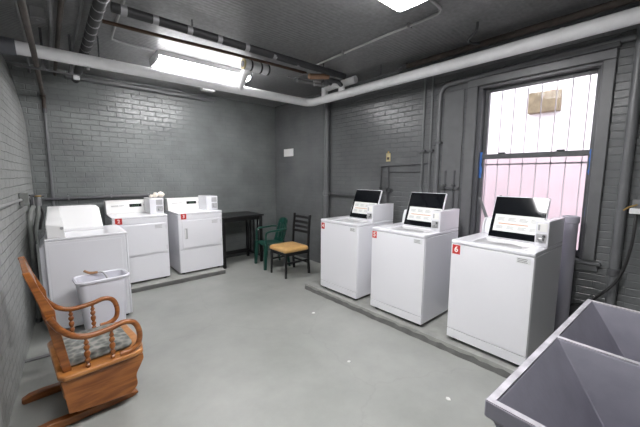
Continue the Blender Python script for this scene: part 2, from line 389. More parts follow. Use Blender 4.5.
sash(1.775, 2.53, 0.085, 'upper_sash', 0.05, 0.035); lo = sash(0.83, 1.825, 0.04, 'lower_sash', 0.07, 0.05)
for yy in (1.23, 0.72):
    k = MB(); wbox(k, XR+0.03, XR+0.075, yy-0.03, yy+0.03, 1.825, 1.84); k.build('sash_lock', M['dark_pipe'], lo, bev=0.003)

# outside: pink garden wall, white house wall with a vent, window guard
struct(MB().box(6.3, 6.5, -4.5, 4.5, -0.6, 1.97).build('wall_outside', M['pink_wall']))
struct(MB().box(7.6, 7.9, -6.5, 6.5, -0.6, 5.2).build('wall_far', M['white_wall']))
struct(MB().box(XR+0.2, 7.9, -6.5, 6.5, -0.75, -0.6).build('floor_outside', M['concrete']))
vb = thing('wall_vent', 'beige louvred vent box on the pale wall outside the window', 'vent', (7.6, 1.86, 2.87))
MB().box(-0.16, 0, -0.25, 0.27, -0.02, 0.38).build('housing', M['beige'], vb, bev=0.01)
lv = MB()
for k in range(4): lv.hexa([(-0.15,-0.22,0.04+k*0.07),(-0.12,-0.22,0.07+k*0.07),(-0.12,0.24,0.07+k*0.07),(-0.15,0.24,0.04+k*0.07)], [(-0.15,-0.22,0.05+k*0.07),(-0.12,-0.22,0.08+k*0.07),(-0.12,0.24,0.08+k*0.07),(-0.15,0.24,0.05+k*0.07)])
lv.build('louvre', M['beige'], vb)
gd = thing('window_guard', 'pale upright iron bars of the guard outside the window', 'window guard', (XR+0.27, 1.0, 0.72))
for k in range(9):
    MB().box(-0.004, 0.004, -0.50+k*0.125-0.0045, -0.50+k*0.125+0.0045, 0, 1.95).build('upright_bar', M['bar'], gd)
for zz in (0.10, 1.00, 1.93): MB().box(-0.004, 0.004, -0.56, 0.56, zz-0.008, zz+0.008).build('cross_bar', M['bar'], gd)
for yy in (-0.545, 0.545):
    for zz in (0.10, 1.93): MB().box(-0.09, 0.004, yy-0.012, yy+0.012, zz-0.012, zz+0.012).build('bracket', M['bar'], gd)

# smooth plastered strip between the big conduit and the window
struct(MB().box(XR-0.02, XR-0.0005, 1.672, 1.90, 0.07, 2.56).build('trim_1', M['grey_trim_light'], bev=0.003))
# ledge where the right wall meets the ceiling
struct(MB().box(XR-0.07, XR-0.0005, YF, 2.55, 2.925, ZC-0.0005).build('trim_2', M['dark_pipe'], bev=0.004))
# boxed ledge along the top of the back wall
struct(MB().box(0.28, 2.35, YB-0.09, YB-0.0005, 2.865, 2.93).build('trim_3', M['grey_trim_light'], bev=0.02, seg=3))

# ------------------------------------------------------------------ concrete curbs under the machines
def rough_edge(pts, amp): return pts
c1 = thing('concrete_platform', 'long low grey concrete curb under the three washers with lids up', 'platform', (3.13, 1.87, 0))
cm = MB(); N_ = 60; top = []; bot = []
for i in range(N_+1):
    y = -1.45 + 2.91*i/N_
    j = random.uniform(-0.006, 0.006)
    top.append((-0.485+j*0.6, y, 0.069)); bot.append((-0.50+j+(0.012 if random.random() < 0.12 else 0), y, 0.0))
cm.loft([[bot[i], top[i], (0.508, top[i][1], 0.069), (0.508, top[i][1], 0.0)] for i in range(N_+1)])
cm.build('slab', M['concrete'], c1)
st = MB(); st.loft([[(-0.512+random.uniform(-.006,.006), y, 0.0008), (-0.5, y, 0.045+random.uniform(-.01,.01)), (-0.47, y, 0.03), (-0.47, y, 0.0008)] for y in [-1.44+2.88*i/50 for i in range(51)]])
st.build('worn_face', M['curb_dark'], c1)
c2 = thing('concrete_platform', 'short low grey concrete curb under the two dryers by the back wall', 'platform', (1.03, 5.13, 0))
MB().box(-0.50, 1.045, -0.44, 0.447, 0, 0.069).build('slab', M['concrete'], c2, bev=0.008)
MB().box(-0.50, 1.043, -0.447, -0.43, 0.0008, 0.058).build('worn_face', M['curb_dark'], c2, bev=0.004)

# ------------------------------------------------------------------ lamps on the ceiling
def fixture(label, x0, x1, y0, y1):
    t = thing('ceiling_light', label, 'ceiling light', ((x0+x1)/2, (y0+y1)/2, ZC), 0, 'fluorescent ceiling lights')
    hx, hy = (x1-x0)/2, (y1-y0)/2
    along_x = hx > hy
    if not along_x: hx, hy = hy, hx; t.rotation_euler.z = PI/2
    pr = [(-hy*0.96, -0.055), (-hy*0.90, -0.080), (-hy*0.72, -0.095), (0, -0.100), (hy*0.72, -0.095), (hy*0.90, -0.080), (hy*0.96, -0.055)]
    MB().prism(pr, 'x', -hx+0.012, hx-0.012).build('diffuser', M['diffuser'], t)
    MB().box(-hx, hx, -hy, hy, -0.055, -0.0005).build('housing', M['white_plastic'], t, bev=0.004)
    for s in (-1, 1): MB().prism([(u*1.01, v*1.01) for u, v in pr], 'x', s*hx, s*(hx-0.012)).build('end_cap', M['white_plastic'], t)
    return t
fixture('long lit fluorescent ceiling light above the dryers behind the white pipe', 1.05, 2.22, 3.97, 4.37)
fixture('lit fluorescent ceiling light at the top edge, nearest the window', 1.04, 2.24, 1.23, 1.63)
fixture('lit fluorescent ceiling light above the viewer, outside the photo', -0.05, 0.95, 0.70, 1.10)

# ------------------------------------------------------------------ ceiling pipes
p = thing('ceiling_pipe', 'big white pipe running below the ceiling along two sides of the room', 'pipe', (3.29, 4.02, 2.74))
R0 = 0.058
def PL(pt): return (pt[0]-3.29, pt[1]-4.02, pt[2]-2.74)
MB().tube([PL((-0.13, 4.02, 2.712)), PL((3.15, 4.02, 2.742))], R0, 20).build('straight_run', M['pipe_white'], p)
MB().tube([PL((3.15, 4.02, 2.742))] + [PL((3.15+0.14*math.sin(a), 3.88+0.14*math.cos(a), 2.742)) for a in [i*PI/16 for i in range(1, 8)]] + [PL((3.29, 3.88, 2.742))], R0*1.02, 20).build('elbow', M['pipe_white'], p)
MB().tube([PL((3.29, 3.88, 2.742)), PL((3.29, -1.59, 2.735))], R0, 20).build('straight_run', M['pipe_white'], p)
MB().tube([PL((-0.28, 4.02, 2.705)), PL((-0.12, 4.02, 2.712))], R0*1.25, 18).build('end_sleeve', M['pipe_joint'], p)
for yy, rr in ((3.1, 1.06), (1.9, 1.03), (0.75, 1.03)): MB().tube([PL((3.29, yy, 2.74)), PL((3.29, yy-0.02, 2.74))], R0*rr, 20).build('seam_band', M['pipe_white'], p)
for xx in (0.62, 1.75, 2.75): MB().tube([PL((xx, 4.02, 2.718+0.008*xx)), PL((xx+0.02, 4.02, 2.718+0.008*xx))], R0*1.03, 20).build('seam_band', M['pipe_white'], p)
for yy in (2.6,): MB().tube([PL((3.29, yy, 2.79)), PL((3.29, yy, ZC-0.001))], 0.006, 8).build('hanger_rod', M['dark_pipe'], p)
MB().tube([PL((0.5, 4.02, 2.77)), PL((0.5, 4.02, ZC-0.001))], 0.006, 8).build('hanger_rod', M['dark_pipe'], p)
MB().tube([PL((0.40, 4.02, 2.66)), PL((0.40, 4.02, 2.63))], 0.014, 8).build('drain_nipple', M['steel'], p)
# branch with cut end
MB().tube(bez([PL((2.05, 4.02, 2.74)), PL((2.04, 3.92, 2.81)), PL((1.98, 3.70, 2.865)), PL((1.96, 3.56, 2.885)), PL((1.97, 3.50, 2.888))], 5), 0.052, 16).build('branch', M['pipe_white'], p)
MB().tube([PL((1.86, 3.50, 2.888)), PL((2.17, 3.50, 2.888))], 0.062, 18).build('branch', M['pipe_white'], p)
for xx in (1.93, 2.06, 2.165): MB().tube([PL((xx, 3.50, 2.888)), PL((xx+0.022, 3.50, 2.888))], 0.0635, 18).build('branch_band', M['black_ins'], p)
MB().tube([PL((1.845, 3.50, 2.888)), PL((1.859, 3.50, 2.888))], 0.060, 18).build('cut_end', M['foam_cut'], p)
MB().tube([PL((1.838, 3.50, 2.888)), PL((1.846, 3.50, 2.888))], 0.036, 16).build('pipe_core', M['dark_pipe'], p)
# risers near the corner
for yy, h in ((3.66, 0.10), (3.30, 0.085)):
    MB().tube([PL((3.29, yy, 2.76)), PL((3.29, yy, 2.80+h))], 0.05, 16).build('riser', M['pipe_white'], p)
MB().tube(bez([PL((3.29, 3.66, 2.88)), PL((3.32, 3.58, 2.90)), PL((3.32, 3.42, 2.90)), PL((3.29, 3.32, 2.875))], 5), 0.042, 14).build('crossover', M['pipe_white'], p)
MB().tube([PL((3.31, 3.30, 2.90)), PL((3.325, 3.06, 2.91))], 0.05, 14).build('branch', M['pipe_white'], p)

b = thing('insulated_pipe', 'black foam-covered pipe with silver bands running across the ceiling', 'pipe', (0.5, 3.03, 2.88))
MB().tube([(-0.02, 0, 0), (1.3, 0, 0.002), (2.55, -0.02, 0)], 0.038, 14).build('foam_sleeve', M['black_ins'], b)
for xx in (0.04, 0.27, 0.55, 0.83, 1.12, 1.45, 1.78, 2.10, 2.40):
    MB().tube([(xx, 0, 0), (xx+0.045, 0, 0)], 0.0405, 14).build('silver_band', M['silver'], b)
for xx in (0.6, 2.2): MB().tube([(xx, 0, 0.03), (xx, 0, ZC-2.881)], 0.007, 8).build('hanger_rod', M['dark_pipe'], b)
c = tag(MB().tube(bez([(0.47, 3.44, 2.915), (0.93, 3.42, 2.915), (1.6, 3.37, 2.915), (2.2, 3.345, 2.915), (2.66, 3.33, 2.915)], 4), 0.017, 10).build('copper_pipe', M['copper']), 'thin brown copper pipe alongside the black banded pipe', 'pipe')
b = thing('insulated_pipe', 'black wrinkled foam pipe coming toward the viewer at upper left', 'pipe', (0.39, 3.9, 2.83))
MB().tube([(0, 1.49, 0), (0, -1.5, 0)], 0.042, 14).build('foam_sleeve', M['black_ins'], b)
for k in range(9): MB().tube([(0, 0.1-k*0.17, 0), (0.004, 0.1-k*0.17-0.03, 0.003)], 0.0445, 14).build('silver_band', M['silver'], b)
tag(MB().tube([(0.187, YB-0.002, 2.90), (0.187, 1.4, 2.90)], 0.02, 10).build('ceiling_pipe', M['rust']), 'brown rusty pipe on the ceiling left of the wrinkled black pipe', 'pipe')
tag(MB().tube([(0.33, 5.5, 2.93), (0.30, 1.4, 2.93)], 0.012, 8).build('conduit', M['grey_pipe']), 'thin grey conduit beside the wrinkled black pipe at upper left', 'conduit')
g = thing('wall_conduit', 'grey-brown pipe from the ceiling at far left, bending down the back wall', 'pipe', (0.05, 5.52, 0))
gp = bez([(-0.09, -3.3, 2.62), (-0.085, -2.8, 2.62), (-0.05, -1.75, 2.62), (-0.01, -0.1, 2.62), (0.0, 0.03, 2.58), (0.0, 0.038, 2.5), (0.0, 0.038, 2.40)], 5)
MB().tube(gp, 0.021, 12).build('overhead_run', M['rust'], g)
MB().tube([(0.0, 0.038, 2.41), (-0.01, 0.038, 0.001)], 0.018, 12).build('downpipe', M['grey_pipe'], g)
MB().tube([(0.0, 0.038, 2.44), (0.0, 0.038, 2.38)], 0.026, 12).build('coupling', M['dark_pipe'], g)
tag(MB().tube(bez([(0.12, 5.56, 2.945), (0.135, 3.95, 2.90), (0.115, 3.1, 2.90), (0.10, 1.6, 2.90)], 4), 0.015, 10).build('conduit', M['galv']), 'thin galvanised conduit on the ceiling at the far left', 'conduit')
tag(MB().tube(bez([(-0.06, 5.56, 2.88), (-0.055, 4.1, 2.86), (-0.075, 3.4, 2.86), (-0.10, 2.0, 2.86)], 4), 0.013, 10).build('conduit', M['galv']), 'thin galvanised conduit nearest the left wall on the ceiling', 'conduit')
jb = thing('junction_box', 'small metal junction box among the pipes at the top left corner', 'junction box', (0.045, 3.72, 2.95))
MB().box(-0.05, 0.05, -0.05, 0.05, -0.06, 0.029).build('box', M['galv'], jb, bev=0.004); MB().cyl((0, 0, -0.062), (0, 0, -0.058), 0.012).build('knockout', M['steel'], jb)
# timber and pipes under the white pipe at the left
lb = thing('pipe_bracket', 'dark iron strap bracket just behind the white pipe at far left', 'bracket', (0.10, 4.16, 2.60))
MB().box(-0.09, 0.20, -0.02, 0.04, 0.125, 0.145).build('top_bar', M['dark_pipe'], lb, bev=0.003)
MB().box(-0.12, 0.20, -0.024, -0.020, 0.128, 0.142).build('tape_strip', M['foam_cut'], lb)
MB().box(-0.25, 0.25, -0.015, 0.015, -0.015, 0.0).build('bottom_bar', M['dark_pipe'], lb, bev=0.003)
for xx in (-0.05, 0.17): MB().box(xx, xx+0.02, 0.005, 0.03, 0.0, 0.3795).build('strap', M['dark_pipe'], lb)
MB().lathe([(0.0, -0.03), (0.022, -0.025), (0.026, 0), (0.022, 0.025), (0, 0.03)], (0.21, 0.0, -0.03), 12, 'x').build('white_cap', M['pipe_white'], lb)
# ceiling conduits to the lamps
cd = thing('conduit', 'thin grey conduit looping round to the lamp above the dryers', 'conduit', (0.6, 3.6, 2.955))
MB().tube(bez([(-0.04, -0.9, 0), (-0.025, -0.38, 0), (0.0, 0.25, 0), (0.03, 0.34, 0), (0.12, 0.365, 0), (0.41, 0.36, 0)], 6), 0.011, 10).build('tube', M['galv_light'], cd)
MB().box(-0.03, 0.0, -0.1, -0.075, -0.012, 0.024).build('clip', M['galv'], cd)
cd = thing('conduit', 'thin grey conduit along the ceiling to the lamp nearest the window', 'conduit', (2.62, 2.2, 2.955))
MB().tube(bez([(0.03, 0.95, 0), (0.02, 0.7, 0), (0.0, -0.1, 0), (0.0, -0.65, 0), (-0.04, -0.76, 0), (-0.14, -0.79, 0), (-0.37, -0.79, 0)], 6), 0.012, 10).build('tube', M['galv_light'], cd)
for yy in (0.4, -0.45): MB().box(-0.016, 0.034, yy, yy+0.02, -0.013, 0.024).build('clip', M['galv'], cd)
# tangle of valves near the corner
vt = thing('valve_cluster', 'tangle of dark valves and fittings on the ceiling near the pipe elbow', 'pipework', (2.86, 3.22, 2.885))
MB().tube([(-0.22, 0.02, -0.035), (0.02, -0.03, 0.0), (0.06, -0.03, 0.01)], 0.035, 12).build('wrapped_pipe', M['tan_wrap'], vt)
MB().lathe([(0.02, -0.09), (0.04, -0.08), (0.04, -0.03), (0.050, -0.02), (0.050, 0.02), (0.04, 0.03), (0.04, 0.050), (0.02, 0.054)], (0.10, 0.05, 0), 14).build('valve_body', M['dark_pipe'], vt)
MB().lathe([(0.015, -0.06), (0.032, -0.055), (0.032, 0.055), (0.015, 0.06)], (0.2, 0.12, -0.01), 12, 'x').build('valve_body', M['dark_pipe'], vt)
MB().tube([(0.08, 0.05, 0.0), (0.30, 0.02, 0.0), (0.40, 0.06, -0.02)], 0.03, 12).build('pipe_stub', M['dark_pipe'], vt)
MB().tube([(-0.08, 0.10, -0.05), (0.03, 0.08, -0.045)], 0.014, 10).build('pipe_nipple', M['steel'], vt)
MB().tube([(-0.02, 0.16, -0.07), (0.10, 0.15, -0.06)], 0.022, 10).build('pipe_nipple', M['galv'], vt)
MB().tube(bez([(-0.45, 0.18, -0.05), (-0.36, 0.16, -0.06), (-0.28, 0.08, -0.01), (-0.18, 0.03, 0.0)], 5), 0.009, 8).build('flexible_lead', M['galv'], vt)
MB().tube([(-0.02, -0.03, 0.02), (-0.02, -0.03, 0.0945)], 0.008, 8).build('hanger_rod', M['dark_pipe'], vt)
MB().tube([(-0.20, 0.30, -0.02), (0.12, 0.22, -0.02), (0.2, 0.12, -0.02)], 0.024, 10).build('pipe_stub', M['galv'], vt)
# dark gas pipe over the window with its hook
gp_ = thing('gas_pipe', 'dark pipe with an iron hook running above the white pipe over the window', 'pipe', (3.42, 1.4, 2.915))
MB().tube([(0, 0.95, 0), (0, -2.98, 0.0)], 0.03, 12).build('tube', M['rust'], gp_)
MB().tube([(0, 0.96, 0), (0, 0.90, 0)], 0.038, 12).build('end_cap', M['dark_pipe'], gp_)
MB().tube(bez([(-0.38, -0.08, 0.05), (-0.38, -0.07, -0.02), (-0.30, 0.03, -0.04), (-0.20, 0.05, -0.04), (-0.03, 0.05, 0.0)], 5), 0.012, 8).build('hook', M['dark_pipe'], gp_)
sb = thing('junction_box', 'small white box on the ceiling near the lamp over the dryers', 'junction box', (2.03, 5.03, ZC))
MB().box(-0.10, 0.10, -0.05, 0.05, -0.075, -0.0005).build('box', M['white_plastic'], sb, bev=0.006); MB().box(-0.085, 0.085, -0.04, 0.04, -0.079, -0.075).build('cover', M['paper'], sb)

# ------------------------------------------------------------------ pipes on the right wall
vp = thing('wall_pipe', 'stout grey upright pipe in the far right corner behind the wooden chair', 'pipe', (3.585, 3.93, 0))
MB().tube([(0, 0, 0), (0, 0, ZC-0.001)], 0.047, 18).build('tube', M['grey_pipe'], vp)
MB().lathe([(0.047, 1.245), (0.06, 1.25), (0.06, 1.30), (0.052, 1.305), (0.052, 1.33), (0.047, 1.335)], (0, 0, 0), 18).build('coupling', M['grey_pipe'], vp)
MB().tube([(0.0, -0.04, 1.288), (0.012, -0.71, 1.275)], 0.012, 10).build('side_pipe', M['dark_pipe'], vp)
for yy, nm in ((2.165, 'slim grey upright conduit left of its twin above the middle washer'), (2.06, 'slim grey upright conduit right of its twin above the middle washer')):
    t = thing('wall_conduit', nm, 'conduit', (XR-0.018, yy, 0.07))
    MB().tube([(0, 0, 0), (0, 0, ZC-0.072)], 0.014, 10).build('tube', M['grey_pipe'], t)
    MB().box(-0.026, 0.017, -0.045, 0.045, 1.815, 1.84).build('strap', M['dark_pipe'], t)
bc = thing('wall_conduit', 'thick grey conduit rising left of the window and bending over its top', 'conduit', (XR-0.03, 1.955, 0.07))
pts = [(0, 0, 0), (0, 0, 2.46)] + [(0, -0.12+0.12*math.cos(a), 2.46+0.12*math.sin(a)) for a in [PI/2*i/6 for i in range(1, 7)]] + [(0, -1.2, 2.615), (0, -3.5, 2.66)]
MB().tube(pts, 0.027, 14).build('tube', M['grey_pipe'], bc)
for zz in (0.9, 1.9): MB().box(-0.03, 0.029, -0.05, 0.05, zz, zz+0.025).build('strap', M['dark_pipe'], bc, bev=0.002)
t = thing('wall_conduit', 'horizontal dark conduit between the two slim upright conduits and the far washer, upper one', 'conduit', (XR-0.012, 2.4, 1.74))
MB().tube([(0, 0.42, -0.02), (0, 0.30, -0.016), (0, -0.23, 0.0), (0, -0.36, 0.018)], 0.011, 10).build('tube', M['dark_pipe'], t)
t = thing('wall_conduit', 'horizontal dark conduit between the slim upright conduits and the far washer, lower one', 'conduit', (XR-0.012, 2.4, 1.64))
MB().tube([(0, 0.28, 0.0), (0, -0.24, 0)], 0.010, 10).build('tube', M['dark_pipe'], t)
def taps(label, loc, a, bb, zz):
    t = thing('water_taps', label, 'water taps', loc)
    for y in (a, bb):
        MB().tube([(0, y, -0.45), (0, y, zz)], 0.012, 10).build('riser', M['dark_pipe'], t)
        MB().tube([(0, y, -0.02), (-0.045, y, -0.02)], 0.011, 10).build('spout', M['dark_pipe'], t)
        MB().lathe([(0.0, -0.012), (0.026, -0.008), (0.026, 0.006), (0.0, 0.01)], (-0.02, y, 0.02), 10).build('handle', M['dark_pipe'], t)
    MB().box(-0.02, 0.018, min(a, bb)-0.06, max(a, bb)+0.06, -0.035, -0.005).build('back_plate', M['dark_pipe'], t, bev=0.003)
    return t
taps('pair of dark water pipes and taps on the wall behind the middle washer', (XR-0.02, 1.79, 1.46), 0.055, -0.055, 0.19)
t = taps('pair of dark water pipes and taps on the wall behind the farthest washer', (XR-0.02, 2.74, 1.40), 0.07, -0.055, 0.31)
tg = thing('paper_tag', 'yellowish tag hanging on the wall above the farthest washer', 'tag', (XR-0.004, 2.70, 1.87))
MB().box(-0.006, 0.0035, -0.035, 0.035, -0.085, 0.03).build('card', M['foam_cut'], tg, bev=0.003); MB().cyl((-0.008, 0, 0.045), (0.0035, 0, 0.045), 0.012).build('hook', M['brass'], tg); MB().box(-0.008, -0.006, -0.02, 0.02, -0.06, -0.025).build('print', M['rust'], tg)
nt_ = thing('wall_notice', 'small white notice card on the wall near the back right corner', 'notice', (XR-0.001, 5.10, 2.03))
MB().box(-0.006, 0.0005, -0.155, 0.16, -0.07, 0.075).build('card', M['paper'], nt_, bev=0.001); MB().box(-0.012, -0.006, -0.155, -0.03, -0.06, 0.065).build('folded_flap', M['white_plastic'], nt_)
up_ = thing('wall_pipe', 'grey upright pipe on the right wall between window and tub', 'pipe', (XR-0.04, 0.285, 0))
MB().tube([(0, 0, 0), (0, 0, ZC-0.001)], 0.035, 16).build('tube', M['grey_pipe'], up_)
MB().lathe([(0.035, 0.74), (0.044, 0.745), (0.044, 0.80), (0.035, 0.805)], (0, 0, 0), 16).build('coupling', M['dark_pipe'], up_)
ol = thing('wall_outlet', 'small outlet box with a white plug at the right edge of the photo', 'outlet', (XR-0.001, 0.195, 1.33))
MB().box(-0.045, 0.0005, -0.055, 0.03, -0.04, 0.07).build('box', M['galv'], ol, bev=0.004); MB().box(-0.085, -0.045, -0.03, 0.04, -0.045, 0.0).build('plug', M['white_plastic'], ol, bev=0.006)
MB().tube([(-0.045, 0.0, 0.03), (-0.07, 0.045, 0.01), (-0.075, 0.075, -0.02)], 0.006, 8).build('tan_wire', M['brass'], ol)
cdp = bez([(3.575, 0.195, 1.285), (3.54, 0.19, 1.22), (3.53, 0.195, 1.03), (3.53, 0.225, 0.82), (3.53, 0.265, 0.70), (3.53, 0.34, 0.58), (3.545, 0.43, 0.47), (3.62, 0.56, 0.38), (3.622, 0.70, 0.25), (3.60, 0.82, 0.14), (3.59, 0.88, 0.085)], 6)
tag(MB().tube(cdp, 0.011, 8).build('power_cord', M['black_rubber']), 'black cord down the wall from the outlet behind the tub', 'cord')
hs = bez([(3.52, 0.46, 0.085), (3.52, 0.455, 0.28), (3.54, 0.42, 0.40), (3.555, 0.38, 0.38), (3.56, 0.35, 0.24), (3.56, 0.34, 0.10), (3.54, 0.36, 0.014), (3.48, 0.37, 0.013)], 6)
tag(MB().tube(hs, 0.012, 8).build('drain_hose', M['black_rubber']), 'dark hose looping low on the wall between the nearest washer and the tub', 'hose')
dp = thing('drain_standpipe', 'pale grey round standpipe behind the nearest washer under the window', 'pipe', (3.535, 0.60, 0.069))
MB().tube([(0, 0, 0), (0, 0, 1.155)], 0.058, 20).build('tube', M['standpipe'], dp); MB().lathe([(0.058, 1.10), (0.066, 1.105), (0.066, 1.16), (0.045, 1.165), (0.045, 1.156)], (0, 0, 0), 20).build('rim', M['standpipe'], dp)
tag(MB().hexa([(3.49, 0.86, 0.07), (3.51, 0.86, 0.07), (3.51, 0.93, 0.07), (3.49, 0.93, 0.07)], [(3.61, 1.41, 1.335), (3.628, 1.41, 1.335), (3.628, 1.445, 1.36), (3.61, 1.445, 1.36)]).build('grey_board', M['grey_trim_light'], bev=0.003), 'narrow grey board leaning behind the nearest washer at the window', 'board')
# blue masking tape
def tape(label, parts):
    t = thing('masking_tape', label, 'tape', (XR+0.036, parts[0][0], parts[0][2]))
    for y0, y1, z0, z1 in parts:
        mb = MB(); rr = []
        for k in range(9):
            z = z0+(z1-z0)*k/8; j = random.uniform(-0.006, 0.006)
            rr.append([(-0.002, y0+j-parts[0][0], z-parts[0][2]), (0.0015, y0+j-parts[0][0], z-parts[0][2]), (0.0015, y1+j-parts[0][0], z-parts[0][2]), (-0.002, y1+j-parts[0][0], z-parts[0][2])])
        mb.loft(rr).build('strip', M['blue_tape'], t)
tape('blue masking tape on the left side of the window frame', [(1.455, 1.505, 1.565, 1.85)])
tape('long ragged blue masking tape down the right side of the window frame', [(0.512, 0.526, 1.22, 1.90), (0.506, 0.536, 1.60, 1.83)])

# ------------------------------------------------------------------ pipes low on the back and left walls
bp = thing('wall_pipe', 'horizontal dark pipe on the back wall behind the dryers', 'pipe', (0.6, YB-0.03, 1.26))
MB().tube([(-0.64, 0, -0.01), (0.60, 0, 0.0), (0.72, 0, 0.0)], 0.022, 12).build('tube', M['dark_pipe'], bp)
for xx in (-0.4, 0.1, 0.6): MB().box(xx, xx+0.02, -0.024, 0.0295, -0.03, 0.03).build('clip', M['grey_pipe'], bp)
lc = thing('wall_conduit', 'pale conduit running along the left wall to a small box', 'conduit', (-0.245, 3.0, 1.35))
MB().tube([(-0.038, -1.2, 0.03), (-0.034, -0.3, 0.015), (0.042, 1.16, -0.015)], 0.014, 10).build('tube', M['galv_light'], lc)
MB().box(0.03, 0.10, 1.161, 1.26, -0.07, 0.05).build('box', M['hose'], lc, bev=0.006); MB().cyl((0.099, 1.21, 0.0), (0.11, 1.21, 0.0), 0.018).build('cover_knob', M['galv'], lc)
hv = thing('laundry_hoses', 'tangle of grey hoses and valves in the corner behind the side-on washer', 'hoses', (-0.13, 4.6, 0))
MB().tube(bez([(0.035, 0.20, 1.24), (0.03, 0.17, 1.15), (0.0, 0.12, 1.00), (-0.02, 0.10, 0.80)], 6), 0.020, 10).build('hose', M['hose'], hv)
MB().tube(bez([(-0.005, 0.15, 1.22), (-0.03, 0.02, 1.16), (-0.040, -0.10, 1.02), (-0.04, -0.16, 0.7), (-0.04, -0.2, 0.4), (-0.04, -0.2, 0.04)], 6), 0.022, 12).build('hose', M['hose'], hv)
MB().tube(bez([(-0.02, 0.22, 1.20), (-0.035, 0.05, 1.05), (-0.03, -0.02, 0.8), (-0.03, -0.04, 0.03)], 6), 0.018, 10).build('hose', M['dark_pipe'], hv)
MB().tube(bez([(0.04, 0.28, 1.22), (0.07, 0.24, 1.14), (0.05, 0.2, 1.05), (0.03, 0.18, 0.95)], 6), 0.014, 10).build('hose', M['black_rubber'], hv)
MB().tube([(-0.02, 0.2, 1.16), (-0.02, 0.2, 1.34), (0.09, 0.22, 1.34)], 0.018, 10).build('supply_pipe', M['dark_pipe'], hv)
for yy in (0.20, 0.28):
    MB().lathe([(0.012, -0.05), (0.026, -0.045), (0.026, 0.03), (0.018, 0.05)], (0.04, yy, 1.27), 12).build('valve', M['galv'], hv)
    MB().lathe([(0.0, -0.006), (0.03, -0.004), (0.03, 0.006), (0, 0.008)], (0.04, yy, 1.335), 12).build('valve_handle', M['brass'], hv)
MB().tube([(-0.045, -0.2, 0.001), (-0.045, -0.2, 0.045)], 0.028, 12).build('hose_end', M['dark_pipe'], hv)
tag(MB().tube([(-0.272, 3.48, 0.014), (0.04, 3.475, 0.014), (0.32, 3.38, 0.014)], 0.013, 10).build('floor_pipe', M['galv']), 'thin pale pipe lying on the floor between rocker and left wall', 'pipe')

